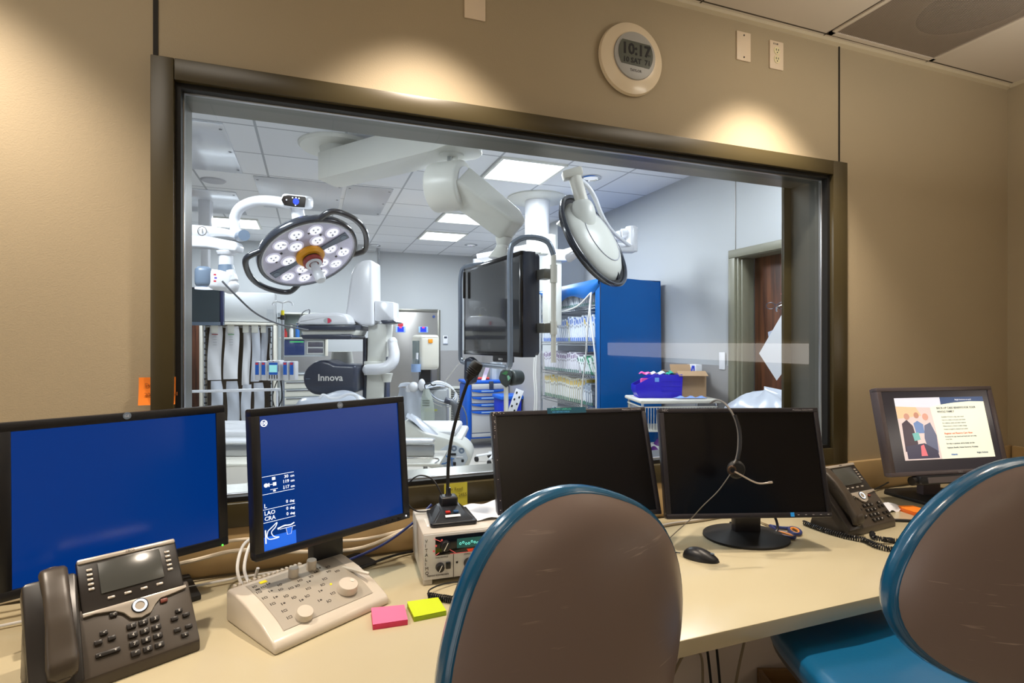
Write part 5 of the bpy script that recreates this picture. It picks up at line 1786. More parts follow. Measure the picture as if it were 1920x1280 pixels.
# ---------------- IV pole with infusion pumps
ip = thing('infusion_stand', (-.285, 6.285, 0), -20.2, 'steel IV pole with yellow-tipped top and white hook arms', 'iv pole')
b = MB()
b.cyl((0, 0, .1), (0, 0, 1.95), .016, CHROME, n=16)
b.build('pole', ip)
b = MB()
b.cyl((0, 0, 1.92), (0, 0, 1.97), .024, BLACK, n=16)
b.cyl((0, 0, 1.97), (0, 0, 2.02), .016, mat('yellow_cap', (240, 220, 20), .4), n=16)
b.box((-.03, 0, 1.94), (.05, .02, .018), BLACK, .003)
b.build('clamp', ip)
b = MB()
for s_ in (-1, 1):
    b.tube([(0, 0, 2.10), (s_ * .06, 0, 2.115), (s_ * .10, 0, 2.10), (s_ * .105, 0, 2.075)], .008, WHITE, n=8)
b.cyl((0, 0, 2.0), (0, 0, 2.10), .007, WHITE, n=8)
b.build('hook', ip)
for k in range(5):
    a_ = R(72 * k)
    b = MB()
    b.tube([(0, 0, .12), (.16 * math.cos(a_), .16 * math.sin(a_), .1), (.3 * math.cos(a_), .3 * math.sin(a_), .06)], .014, CHROME, n=8)
    b.ball((.3 * math.cos(a_), .3 * math.sin(a_), .03), .03, BLACK, n=12)
    b.build('leg', ip)
pm = thing('infusion_pump', (-.335, 6.21, 1.285), -20.2, 'row of white infusion pump modules with blue screens clamped to the IV pole', 'infusion pump')
def pump_mod(x, main):
    if main:
        h = MB().box((x, -.02, .105), (.135, .12, .21), WHITE, .012).build('control_module', pm)
        b = MB()
        b.box((x, -.082, .125), (.09, .004, .125), mat('pump_blue', (30, 90, 180), .3, emit=.3))
        b.box((x, -.085, .125), (.080, .003, .075), mat('pump_teal', (150, 220, 220), .3, emit=.6))
        b.build('screen', h)
        b = MB()
        for k in range(4):
            b.box((x - .04 + k * .026, -.082, .04), (.009, .003, .04), INKD)
        for k in range(6):
            b.box((x - .055, -.082, .10 + k * .012), (.008, .003, .006), INKD)
            b.box((x + .055, -.082, .10 + k * .012), (.008, .003, .006), INKD)
        b.box((x, -.083, .20), (.012, .003, .008), RED)
        b.build('keypad', h)
    else:
        h = MB().box((x, -.01, .10), (.062, .10, .20), WHITE, .012).build('pump_module', pm)
        b = MB()
        b.box((x - .004, -.062, .125), (.038, .004, .13), mat('pump_blue', (30, 90, 180), .3, emit=.3), .002)
        b.box((x - .004, -.065, .175), (.028, .003, .022), mat('pump_red', (190, 60, 70), .4, emit=.3))
        b.build('screen', h)
for (x, m_) in ((-.178, 0), (-.112, 0), (-.005, 1), (.112, 0), (.18, 0)):
    pump_mod(x, m_)
fb = thing('fluid_bag', (-.405, 6.27, 1.62), -20.2, 'clear fluid bag hanging from the left hook of the IV pole', 'fluid bag')
b = MB()
def fbf(u, v):
    a = u * 2 * PI
    return Vector((.036 * math.cos(a) * (1 if v < .8 else 1.2 - v * .25), .02 * math.sin(a) * math.sin(max(.05, min(.95, v)) * PI) ** .4, .05 + v * .36))
b.surf(fbf, 20, 12, CLEARV)
b.build('pouch', fb)
b = MB()
b.tube([(0, 0, .05), (.0, 0, -.10), (.02, 0, -.2), (.0, 0, -.28)], .006, WHITEC, n=8)
b.cyl((0, 0, -.02), (0, 0, -.1), .014, CLEARV, n=12)
b.build('drip_line', fb)
b = MB()
b.tube([(0, .0, 0), (.02, -.02, -.2), (-.04, -.02, -.4), (.01, .01, -.7), (0, 0, -.9)], .006, BLACK, n=8, X=T(-.31, 6.27, 1.30))
b.tube([(0, .0, 0), (-.05, -.02, -.2), (.0, -.02, -.45), (-.05, .01, -.8)], .005, BLACK, n=8, X=T(-.33, 6.25, 1.30))
tag(b.build('pump_cable'), 'black cables hanging below the infusion pumps', 'cable')

# ---------------- anaesthesia trolley
an = thing('anaesthesia_trolley', (-.12, 8.75, 0), 0, 'grey equipment trolley with drawers, two small screens and an upper shelf', 'trolley')
b = MB()
b.box((0, 0, .70), (.62, .45, 1.05), mat('trolley_grey', (176, 184, 190), .4), .008)
b.box((-.31, 0, 1.5), (.05, .40, 1.2), mat('trolley_grey', (176, 184, 190), .4), .006)
b.box((.02, .16, 1.85), (.62, .03, .5), mat('rack_back', (150, 162, 158), .3, metal=.2, noise=.3, nscale=9), .004)
b.box((.02, 0, 1.74), (.66, .42, .02), IVORY, .003)
b.box((.02, 0, 2.10), (.66, .42, .02), IVORY, .003)
b.box((.02, .04, 1.60), (.62, .30, .27), mat('trolley_grey', (176, 184, 190), .4), .01)
b.build('carcass', an)
for (x, y) in ((-.26, -.17), (.26, -.17), (-.26, .17), (.26, .17)):
    MB(T(x, y, 0)).cyl((-.02, 0, .05), (.02, 0, .05), .05, BLACKM, n=20).box((0, 0, .135), (.05, .06, .09), DKGREY, .008).build('caster', an)
for k in range(8):
    d3 = MB().box((.03, -.232, 1.17 - k * .115), (.54, .015, .095), IVORY, .004).build('drawer', an)
    MB().box((.03, -.248, 1.207 - k * .115), (.50, .018, .012), DKGREY, .003).build('drawer_handle', d3)
MB().box((-.12, -.12, 1.60), (.29, .01, .22), mat('trolley_screen', (28, 46, 88), .2, emit=.25, ecol=(40, 66, 130)), .002).build('screen', an)
MB().box((-.08, -.127, 1.685), (.19, .004, .018), mat('green_band', (70, 190, 110), .4, emit=.5), .001).build('status_bar', an)
b = MB()
b.box((.18, -.12, 1.60), (.25, .01, .20), mat('slot_grey', (196, 200, 202), .4), .002)
b.box((.18, -.127, 1.645), (.21, .006, .07), mat('slot_dark', (84, 84, 98), .3), .001)
b.box((.18, -.127, 1.555), (.21, .006, .07), mat('slot_dark', (84, 84, 98), .3), .001)
b.build('module_bay', an)
MB().box((.335, -.08, 1.60), (.04, .18, .25), OFFW, .006).build('side_module', an)
random.seed(9)
for i, (c_, lb) in enumerate((((200, 60, 60), 'red-capped'), ((230, 230, 228), 'white'), ((40, 110, 190), 'blue'), ((130, 140, 150), 'grey'), ((225, 225, 230), 'pale'), ((110, 122, 120), 'dark grey-green'), ((96, 100, 108), 'charcoal'))):
    x = -.36 + i * .085
    k = thing('supply_bottle', (x, 8.66, 1.7515), 0, '%s bottle or pack on the trolley shelf behind the scanner' % lb, 'bottle', 'supplies on the trolley shelf')
    b = MB()
    hh_ = .11 + .05 * (i % 3)
    b.lathe([(0, 0), (.028, 0), (.03, .01), (.03, hh_ * .7), (.014, hh_ * .85), (.014, hh_), (0, hh_)], mat('supply_%d' % i, c_, .35), 16)
    b.build('bottle_body', k)
    MB().cyl((0, 0, hh_), (0, 0, hh_ + .018), .016, OFFW if i else RED, n=14).build('cap', k)
b = MB()
b.tube([(-.30, -.1, 2.0), (-.16, -.16, 1.98), (-.04, -.18, 2.12), (-.03, -.18, 2.2), (-.12, -.15, 2.15), (-.2, -.1, 1.95)], .008, mat('cable_dark', (90, 92, 98), .4), n=8, X=T(.0, 8.6, -.05))
tag(b.build('looped_tube'), 'dark looped tube over the trolley top shelf', 'tube')

# ---------------- back wall details
tag(MB(T(2.30, 9.775, 1.715)).box((0, 0, 0), (.085, .02, .16), WHITE, .006).box((0, -.012, .05), (.055, .003, .035), DKGREY).box((0, -.012, -.068), (.09, .012, .012), MIDGREY).build('thermostat'), 'white thermostat on the back wall beside the steel door', 'thermostat')
for i, (px, lb) in enumerate(((750, 'blue door sticker beneath the red emblem'), (793, 'blue door sticker with a pink spot'))):
    p = at(px, 617, 9.78 / 1.0)
    x = 1.485 + i * .405
    s_ = thing('door_sticker', (x, 9.752, 1.905), 0, lb, 'sticker', 'blue stickers on the steel door')
    b = MB()
    b.box((0, 0, 0), (.17, .004, .105), mat('sticker_pale', (160, 196, 250), .4), .002)
    b.box((0, -.003, 0), (.11, .002, .09), mat('sticker_blue', (16, 60, 230), .35))
    b.build('face', s_)
    MB().box((0, -.005, .035), (.045, .003, .03), mat('sticker_pink', (240, 70, 140), .4)).build('spot', s_)
tag(MB(T(1.485, 9.752, 1.985)).box((0, 0, 0), (.09, .004, .06), mat('sticker_red2', (206, 44, 66), .4), .002).build('warning_sticker'), 'small red sticker above the left blue door sticker', 'sticker')
tag(MB(T(2.08, 9.752, 2.14)).cyl((0, 0, 0), (0, -.004, 0), .025, mat('sticker_navy', (36, 66, 130), .4), n=20).build('round_sticker'), 'tiny round blue sticker at the steel door top corner', 'sticker')
gl_ = thing('louvre_grille', (2.62, 9.765, .13), 0, 'white louvred air grille low on the back wall', 'grille')
b = MB()
for (c, d2) in (((-.24, 0, .36), (.04, .03, .74)), ((.24, 0, .36), (.04, .03, .74)), ((0, 0, .72), (.5, .03, .04)), ((0, 0, .01), (.5, .03, .04))):
    b.box(c, d2, IVORY, .003)
b.build('frame', gl_)
b = MB()
for k in range(22):
    b.box((0, -.006, .045 + k * .031), (.44, .03, .006), IVORY, X=T(0, 0, 0))
b.box((0, .01, .36), (.44, .004, .70), mat('grille_gap', (64, 68, 74), .6))
b.build('slat_panel', gl_)

# ---------------- contrast injector
ij = thing('contrast_injector', (1.075, 5.44, 0), -20.2, 'cream contrast injector with angled screen and orange button on a pedestal', 'injector')
b = MB(T(0.0, 0, 1.58) @ RZ(-58))
b.prism([(-.11, -.17), (.11, -.17), (.125, -.14), (.125, .15), (.11, .175), (-.11, .175), (-.125, .15), (-.125, -.14)], -.10, .10, OFFW, bev=.028, seg=4)
b.build('head_housing', ij)
MB(T(0.0, 0, 1.58) @ RZ(-58)).box((0, -.101, -.01), (.175, .006, .255), mat('injector_lcd', (116, 130, 130), .15, noise=.1), .002).build('screen', ij)
MB(T(0, 0, 1.58) @ RZ(-58)).box((.126, -.0, .115), (.012, .045, .04), mat('orange_button', (232, 150, 40), .4, emit=.2), .003).build('button', ij)
b = MB()
b.cyl((0, 0, .10), (0, 0, 1.42), .022, STEELD, n=16)
b.box((0, 0, 1.33), (.12, .10, .16), BLACK, .01)
b.build('pole', ij)
for k in range(4):
    a_ = R(90 * k + 45)
    b = MB()
    b.tube([(0, 0, .12), (.3 * math.cos(a_), .3 * math.sin(a_), .07)], .02, STEELD, n=8, smooth=False)
    b.ball((.3 * math.cos(a_), .3 * math.sin(a_), .035), .035, BLACK, n=12)
    b.build('leg', ij)
b = MB()
b.box((.10, -.03, 1.05), (.26, .22, .34), mat('injector_grey', (176, 180, 184), .35), .02)
b.box((.06, -.142, 1.13), (.10, .004, .08), MIDGREY, .002)
b.box((.06, -.142, 1.02), (.16, .004, .02), mat('yellow_label', (196, 200, 110), .5), .002)
b.build('power_head', ij)
dp = thing('plastic_drape', (.99, 5.36, .92), -20.2, 'white plastic drape over the injector body', 'drape')
def dr_(u, v):
    th = u * PI
    return Vector(((-.17 + .42 * u) + .02 * math.sin(v * 7 + u * 5), -.12 * math.sin(th) - .02 * math.sin(u * 13 + v * 5), .40 * v - .10 * (1 - v) * (u > .0) * (1 - u)))
b = MB()
b.surf(lambda u, v: Vector((-.20 + .30 * u + .012 * math.sin(v * 8 + 3 * u), -.10 * math.sin(u * PI) - .012 * math.sin(u * 15 + v * 4), -.06 + .38 * v)), 24, 14, PLASTW)
b.surf(lambda u, v: Vector((-.20 + .46 * u, -.10 * math.sin(u * PI) + .26 * v, .32 + .03 * math.sin(v * PI) + .012 * math.sin(u * 9))), 20, 10, PLASTW)
b.build('sheet', dp)
cl = thing('tube_coil', (1.21, 5.28, 1.20), -20.2, 'coil of white tubing lying over the draped injector', 'tubing')
for k in range(4):
    b = MB(T(0, -.005 * k, -.012 * k) @ RZ(10) @ RX(8 * k) @ RY(24))
    r = .135 + .012 * k
    b.tube([(r * math.cos(R(a)), .06 * math.sin(R(a)), .085 * math.sin(R(a))) for a in range(0, 361, 24)], .0065, WHITEC if k % 2 else mat('tube_grey', (168, 176, 190), .3), n=8)
    b.build('tube_loop', cl)
by = thing('syringe_bottle', (.955, 5.30, 1.27), -20.2, 'inverted clear contrast bottle in a holder left of the injector screen', 'bottle')
b = MB()
b.lathe([(0, .0), (.02, .0), (.028, .06), (.05, .12), (.052, .24), (.04, .255), (0, .255)], CLEARV, 28)
b.lathe([(0, .12), (.046, .125), (.047, .20), (0, .20)], mat('fluid_blue', (150, 178, 220), .2), 28)
b.build('bottle_body', by)
b = MB()
b.cyl((0.01, 0, .25), (.012, 0, .31), .012, WHITE, n=14)
b.ball((-.02, -.02, -.02), (.05, .04, .05), WHITE, n=14)
b.ball((.06, -.02, .0), (.035, .03, .06), WHITE, n=14)
b.ball((-.07, .0, -.05), (.035, .03, .05), WHITE, n=14)
b.build('holder', by)
wbg = thing('clear_waste_bag', (1.03, 5.16, .82), -20.2, 'clear hanging fluid bag in front of the draped injector', 'fluid bag')
b = MB()
def wf(u, v):
    a = u * 2 * PI
    s_ = math.sin(max(.03, min(.97, v)) * PI) ** .35
    return Vector(((.072 - .012 * v) * math.cos(a) * s_ + .02 * (1 - v), .035 * math.sin(a) * s_, v * .42))
b.surf(wf, 28, 20, BAGC)
b.build('pouch', wbg)
b = MB()
for k in range(3):
    b.box((0, -.036, .31 - k * .022), (.07, .002, .010), mat('bag_print', (120, 128, 116), .5))
b.build('printing', wbg)
b = MB()
b.tube([(-.01, 0, .41), (-.015, 0, .46), (.03, 0, .475), (.06, 0, .45), (.09, 0, .46)], .005, BLACK, n=8)
b.build('hook', wbg)
gp_ = thing('grip_handle_unit', (1.28, 5.20, 1.10), -20.2, 'grey pistol-grip handle with cable beside the injector', 'handle unit')
b = MB()
b.cyl((-.06, 0, .02), (0, 0, .0), .03, DKGREY, n=20, bev=.005)
b.tube([(-.01, 0, .01), (.03, 0, -.02), (.035, 0, -.08), (.05, 0, -.22), (.075, 0, -.42)], .02, mat('grip_grey', (104, 108, 114), .35), n=14, rs=[.03, .032, .024, .014, .011])
b.build('grip', gp_)
b = MB()
b.tube([(.02, 0, .0), (.10, 0, -.03), (.15, 0, -.14), (.15, 0, -.28), (.10, 0, -.38), (.03, 0, -.37), (-.03, 0, -.30), (-.05, 0, -.22)], .006, mat('tube_grey2', (110, 116, 124), .3), n=8)
b.build('cable', gp_)
cord('ceiling_cable', 'thin white cable slanting from the display handle to the injector', [tuple(at(872, 671, 4.1)), tuple(at(866, 675, 4.3)), tuple(at(850, 694, 4.8)), tuple(at(834, 716, 5.2))], .006, WHITEC)

# ---------------- patient table
pt = thing('patient_table', (.3, 4.05, 0), -20.2, 'white patient table with draped top, tray and rounded control end', 'patient table')
b = MB()
b.box((-.35, .42, .955), (2.2, .62, .05), mat('table_top', (226, 226, 224), .3), .02)
b.box((-.35, .42, 1.0), (2.1, .56, .05), PAPER, .02)
b.build('tabletop', pt)
b = MB()
b.box((-.05, .40, .86), (1.3, .40, .13), IVORY, .03)
b.box((.0, .45, .42), (.5, .4, .8), IVORY, .03)
b.box((.0, .45, .04), (.9, .6, .08), IVORY, .02)
b.build('pedestal', pt)
b = MB()
def TB(px, py, y=0, d2=3.9):
    p = at(px, py, d2)
    q = p - Vector((.3, 4.05, 0))
    return (q.dot(RT), q.dot(FW) + y, p.z)
pl_ = [TB(758, 785), TB(775, 797), TB(800, 812), TB(830, 819), TB(855, 826), TB(875, 838), TB(884, 852), TB(883, 868), TB(874, 878), TB(850, 882), TB(812, 880), TB(770, 856), TB(745, 830)]
b.prism([(p[0], p[2]) for p in pl_][::-1], pl_[0][1] - .02, pl_[0][1] + .32, IVORY, bev=.03, seg=4)
b.build('control_end', pt)
b = MB()
pc = [TB(826, 842), TB(840, 832), TB(858, 834), TB(873, 845), TB(878, 858), TB(872, 870), TB(855, 876), TB(835, 876), TB(826, 862)]
y_ = pl_[0][1] - .026
b.prism([(p[0], p[2]) for p in pc][::-1], y_, y_ + .012, mat('panel_pale', (196, 204, 212), .35), bev=.004)
for (px, py) in ((852, 839), (866, 843)):
    q = TB(px, py)
    b.lathe([(.006, 0), (.010, 0), (.018, .002), (.021, 0)], MIDGREY, 24, X=T(q[0], y_, q[2]) @ RX(90))
b.box((TB(850, 850)[0], y_, TB(850, 850)[2]), (.045, .012, .016), BLACK, .003)
b.box((TB(868, 862)[0], y_, TB(868, 862)[2]), (.018, .012, .02), BLACK, .003)
b.box((TB(853, 868)[0], y_, TB(853, 868)[2]), (.02, .012, .026), BLACK, .003)
b.box((TB(862, 855)[0], y_, TB(862, 855)[2]), (.05, .012, .01), WHITE, .003)
for (a0, a1) in (((829, 868), (848, 856)), ((835, 850), (852, 858)), ((848, 860), (850, 874))):
    q, r_ = TB(*a0), TB(*a1)
    b.tube([(q[0], y_ - .002, q[2]), ((q[0] + r_[0]) / 2, y_ - .02, (q[2] + r_[2]) / 2 - .01), (r_[0], y_ - .002, r_[2])], .004, mat('blue_hose', (60, 120, 190), .4), n=8)
b.build('connector_panel', pt)
b = MB()
q0, q1 = TB(700, 838, -.1, 3.7), TB(818, 838, -.1, 3.7)
b.box(((q0[0] + q1[0]) / 2 - .5, q0[1], q0[2]), (q1[0] - q0[0] + 1.0, .05, .07), SILVER, .004)
b.box(((q0[0] + q1[0]) / 2 - .5, q0[1] + .01, q0[2] + .06), (q1[0] - q0[0] + 1.0, .10, .025), WHITE, .01)
b.build('side_rail', pt)
b = MB()
tp = [TB(740, 862, 0, 3.3), TB(812, 858, 0, 3.5)]
b.box((-.12, -.32, .925), (1.58, .42, .018), OFFW, .004)
b.box((-.5, .0, .90), (.8, .4, .03), IVORY, .004)
b.tube([(.28, -.52, .935), (.28, -.52, .965), (.32, -.52, .965), (.64, -.52, .965), (.64, -.52, .935)], .005, CHROME, n=8)
b.build('instrument_tray', pt)
tdr = thing('table_drape', (.3, 4.05, 0), -20.2, 'rumpled clear plastic drape lying over the patient table end', 'drape')
b = MB()
def td(u, v):
    px = 760 + 75 * u
    top = 785 + 48 * u ** .8
    q = TB(px, top - 3, 0, 3.88)
    return Vector((q[0], q[1] + .02 + .22 * v, q[2] + .012 * math.sin(u * 9 + v * 6) + .01 * math.sin(v * PI)))
b.surf(td, 20, 10, PLASTW)
def td2(u, v):
    q = TB(565 + 130 * u, 752 - 17 * math.sin(u * PI) ** .6, 0, 4.6)
    return Vector((q[0], q[1] + .45 * (v - .5), q[2] + .02 * math.sin(u * 8 + v * 5) - .12 * (2 * v - 1) ** 2))
b.surf(td2, 26, 12, PLASTW)
b.tube([tuple(Vector(TB(p_, q_, -.2, 4.55))) for p_, q_ in ((615, 742), (622, 736), (635, 742), (650, 741), (665, 735), (678, 736), (684, 744))], .012, WHITE, n=10)
b.build('sheet', tdr)
for i, (pxa, pya, pxb, pyb, d2, lb) in enumerate(((345, 734, 525, 730, 4.5, 'long white horizontal rail above the table at the left'), (345, 797, 520, 796, 4.4, 'lower white rail between the two blue monitors'))):
    b = MB()
    b.tube([tuple(at(pxa, pya, d2)), tuple(at(pxb, pyb, d2))], .012, WHITE, n=12, smooth=False)
    for t_ in (.05, .97):
        p_ = at(pxa, pya, d2) * (1 - t_) + at(pxb, pyb, d2) * t_
        b.tube([p_, Vector((p_.x, p_.y, .95))], .009, WHITE, n=8, smooth=False)
    tag(b.build('side_rail_bar'), lb, 'rail')
pk = thing('small_print_pack', tuple(at(450, 812, 4.4)), -20.2, 'small clear pack with purple print between the blue monitors', 'pack')
MB().prism([(-.05, -.05), (.02, -.05), (.03, .07), (-.02, .07)], -.004, .004, PAPER).build('pouch', pk)
b = MB()
for k in range(3):
    b.box((-.01, -.006, .035 - k * .02), (.035 - .006 * k, .002, .008), mat('print_violet', (110, 80, 170), .5))
b.build('printing', pk)
b = MB()
b.box((0, 0, .43), (.8, .5, .86), IVORY, .02)
b.bm.free()

# ---------------- blue drawer cart
bc = thing('blue_drawer_cart', (2.62, 8.28, 0), -2, 'tall blue and grey drawer cart on casters below the large display', 'cart')
b = MB()
cw, ch_ = .66, 1.06
b.box((0, .25, .58), (cw, .5, .86), BLUEP, .02)
b.box((0, .25, 1.045), (cw + .04, .54, .05), BLUEP, .02)
b.box((-cw / 2 + .03, -.01, .56), (.06, .05, .92), BLUEP, .01)
b.build('cart_body', bc)
GRY = mat('drawer_grey', (196, 196, 194), .4)
zz = [(.975, .085), (.875, .10), (.765, .10), (.655, .10), (.42, .34)]
for k, (z, h_) in enumerate(zz):
    d3 = MB().box((.02, -.01, z), (.54, .03, h_), GRY, .006).build('drawer', bc)
    if k:
        b = MB()
        b.prism([(-.25, z + h_ / 2), (.29, z + h_ / 2), (.29, z + h_ / 2 - .02), (.15, z + h_ / 2 - .045), (.02, z + h_ / 2 - .052), (-.13, z + h_ / 2 - .045), (-.25, z + h_ / 2 - .02)][::-1], -.045, -.02, BLUEP, bev=.004)
        b.box((0, -.048, z + h_ / 2 - .02), (.20, .003, .016), mat('label_strip', (176, 206, 236), .5))
        b.build('handle', d3)
MB().box((.02, -.004, .21), (.54, .03, .06), GRY, .006).build('drawer', bc)
MB().box((.06, -.05, 1.0), (.07, .02, .12), DKGREY, .006).build('lock_tag', bc)
for (x, y) in ((-.27, .05), (.27, .05), (-.27, .45), (.27, .45)):
    b = MB(T(x, y, 0))
    b.cyl((-.02, 0, .055), (.02, 0, .055), .054, BLACKM, n=24, bev=.008)
    b.cyl((-.022, 0, .055), (.022, 0, .055), .02, CHROME, n=16)
    b.box((0, .02, .11), (.055, .07, .06), OFFW, .012)
    b.build('caster', bc)
tag(MB(T(2.60, 8.40, 1.072) @ RZ(-14)).box((0, .1, .02), (.20, .16, .03), mat('red_tray', (224, 70, 60), .4), .008).build('red_tray'), 'small red tray on top of the blue drawer cart', 'tray')
def fl(u, v): return Vector((-.10 + .08 * v + .06 * u, .0 + .02 * math.sin(v * 5), .25 * v - .02 * u))
tag(MB(T(2.66, 8.36, 1.0715) @ RZ(-14)).surf(fl, 6, 12, mat('pale_pink_paper', (236, 216, 222), .6), .004).build('paper_strip'), 'pale pink paper strip leaning up from the blue cart', 'paper')
b = MB(T(2.83, 8.42, 1.0715) @ RZ(-14))
b.surf(lambda u, v: Vector((-.11 + .22 * u, .03 * math.sin(u * PI * 2 + v * 3), .36 * v * (1 - .25 * abs(u - .5)))), 14, 12, CLEARV)
b.surf(lambda u, v: Vector((-.10 + .20 * u, .05 + .02 * math.sin(u * 9), .28 * v)), 8, 6, mat('pack_grey', (178, 186, 190), .4, noise=.15, nscale=18))
tag(b.build('supply_bag'), 'grey and clear supply bag standing on the blue cart', 'bag')
ob = thing('blue_waste_bin', (2.82, 7.86, 0), 0, 'deep blue bin beside the drawer cart', 'bin')
MB().prism([(-.13, .06), (.13, .06), (.16, .82), (-.16, .82)], -.2, .2, mat('deep_blue', (16, 44, 178), .4), bev=.02).build('bin_body', ob)
MB().box((0, 0, .85), (.36, .44, .06), BLUEP, .015).build('lid', ob)
b = MB()
for s_ in (-.1, .1):
    b.cyl((s_, -.17, .03), (s_ + .03, -.17, .03), .03, BLACKM, n=16)
    b.cyl((s_, .17, .03), (s_ + .03, .17, .03), .03, BLACKM, n=16)
b.build('wheels', ob)
hb = thing('stool_base', (2.43, 7.30, 0), 18, 'caster foot of a rolling stand on the floor by the blue cart', 'stand foot')
b = MB()
for k in range(5):
    a_ = R(72 * k)
    b.tube([(0, 0, .12), (.26 * math.cos(a_), .26 * math.sin(a_), .08)], .016, WHITE, n=8, smooth=False)
b.build('star_base', hb)
for k in range(5):
    a_ = R(72 * k)
    MB().cyl((.26 * math.cos(a_) - .015, .26 * math.sin(a_), .035), (.26 * math.cos(a_) + .015, .26 * math.sin(a_), .035), .035, BLACKM, n=18).build('caster', hb)
MB().cyl((0, 0, .1), (0, 0, .3), .02, WHITE, n=14).build('pole', hb)

# ---------------- equipment boom column
eb = thing('equipment_boom', (2.34, 5.55, OC), 0, 'white ceiling column with service arms behind the large display', 'ceiling boom')
b = MB()
b.lathe([(0, 0), (.33, 0), (.33, -.015), (.30, -.03), (.15, -.035), (0, -.035)], IVORY, 48)
b.build('ceiling_flange', eb)
b = MB()
b.cyl((0, 0, -.03), (0, 0, -.44), .135, WHITE, n=36)
b.cyl((0, 0, -.44), (0, 0, -.62), .12, IVORY, n=32, bev=.01)
b.cyl((.09, -.08, -.42), (.09, -.08, -.63), .10, IVORY, n=32, bev=.01)
b.build('column', eb)
def EB(px, py, d2=6.0): return Vector(at(px, py, d2)) - Vector((2.34, 5.55, OC))
b = MB()
b.tube([EB(1020, 462), EB(960, 474), EB(895, 486)], .06, WHITE, n=4, smooth=False)
b.build('service_arm', eb)
b = MB()
b.tube([EB(895, 486), EB(895, 500)], .05, WHITE, n=12, smooth=False)
b.tube([EB(897, 500), EB(960, 496)], .03, WHITE, n=10, smooth=False)
b.build('drop_joint', eb)
b = MB()
b.tube([EB(1060, 476, 5.9), EB(1110, 462, 5.5), EB(1165, 440, 5.0)], .055, WHITE, n=12, smooth=False, rs=[.055, .05, .045])
b.cyl(EB(1184, 425, 5.0), EB(1184, 472, 5.0), .055, WHITE, n=24, bev=.008)
b.tube([EB(1165, 438, 5.0), EB(1184, 436, 5.0)], .045, WHITE, n=12, smooth=False)
b.tube([EB(1184, 466, 5.0), EB(1140, 462, 4.6), EB(1120, 440, 4.2)], .045, WHITE, n=12)
b.build('lamp_arm', eb)
b = MB()
b.box(EB(1035, 545, 5.9), (.16, .16, .75), IVORY, .01)
b.box(EB(1046, 480, 5.9), (.2, .18, .12), WHITE, .01)
b.build('service_head', eb)

# ---------------- blue covered wire rack
rk = thing('wire_shelf_rack', (2.98, 5.42, 0), 0, 'chrome wire shelving rack of catheter boxes under a blue cover', 'shelf rack')
RX0, RX1, RY0, RY1 = -.32, .32, -.70, .76
ZS = [.36, .70, 1.027, 1.348, 1.687, 2.058]
for (x, y) in ((RX0, RY0), (RX1, RY0), (RX0, RY1), (RX1, RY1)):
    MB().cyl((x, y, 0), (x, y, 2.27), .0125, CHROME, n=12).build('post', rk)
for z in ZS:
    b = MB()
    for (x, dx) in ((RX0, 1), (RX1, 1)):
        b.box((x, (RY0 + RY1) / 2, z - .005), (.008, RY1 - RY0, .008), CHROME)
        b.box((x, (RY0 + RY1) / 2, z - .035), (.008, RY1 - RY0, .008), CHROME)
        n_ = 40
        for k in range(n_):
            y = RY0 + (RY1 - RY0) * k / n_
            b.tube([(x, y, z - .005), (x, y + (RY1 - RY0) / n_ * .8, z - .035)], .003, CHROME, n=4, smooth=False)
    for y in (RY0, RY1):
        b.box((0, y, z - .005), (RX1 - RX0, .008, .008), CHROME)
        b.box((0, y, z - .035), (RX1 - RX0, .008, .008), CHROME)
    for k in range(13):
        b.box((RX0 + (k + .5) * (RX1 - RX0) / 13, (RY0 + RY1) / 2, z - .006), (.004, RY1 - RY0, .004), CHROME)
    b.build('shelf', rk, smooth=0)
# boxes and pouches on the shelves: one of each kind, then copies
kinds = {
    'blue': ((214, 222, 236), (58, 108, 206)), 'green': ((222, 228, 228), (40, 130, 96)), 'purple': ((224, 220, 230), (120, 88, 132)),
    'yellow': ((226, 222, 206), (226, 188, 44)), 'clear': ((190, 200, 214), (150, 164, 186)), 'jade': ((52, 150, 110), (220, 230, 226))}
protos = {}
def box_proto(kind):
    c0, c1 = kinds[kind]
    m0, m1 = mat('carton_' + kind, c0, .35, noise=.05, nscale=30), mat('band_' + kind, c1, .35)
    o = thing('catheter_box', (0, 0, 0), 0, 'x', 'supply box')
    b = MB()
    b.box((0, 0, .12), (.30, .020, .24), m0, .002)
    b.build('carton', o)
    b = MB()
    b.box((-.151, 0, .12), (.003, .016, .17), PAPER)
    b.box((-.1525, 0, .20), (.002, .017, .045), m1)
    b.box((-.1525, 0, .15), (.002, .010, .02), INKD)
    b.box((-.1525, 0, .02), (.002, .0195, .036), mat('band_low', (56, 118, 100), .4) if kind != 'blue' else m1)
    b.box((0, -.0105, .21), (.26, .0015, .035), m1)
    b.build('printed_band', o)
    return o
rows = [(1.687 + .371 + .004, 'clear', 30, 'clear and silver pouches on the top wire shelf', .8, 0),
        (1.687 + .004, 'blue', 30, 'white and blue catheter boxes leaning on the second wire shelf', 1.05, 14),
        (1.348 + .004, 'purple', 28, 'white and purple catheter boxes on the third wire shelf', 1.0, 6),
        (1.027 + .004, 'yellow', 28, 'white and yellow catheter boxes on the fourth wire shelf', 1.05, 2)]
def place(kind, x, y, z, lean, s_, label, group):
    first = kind not in protos
    if first:
        protos[kind] = box_proto(kind)
        o = protos[kind]
    else:
        o = dup(protos[kind])
    o.location = (x, y, z)
    o.rotation_euler = (R(lean + random.uniform(-2.5, 2.5)), 0, 0)
    o.scale = (1, 1, s_ * random.uniform(.9, 1.05))
    o['label'] = label
    o['group'] = group
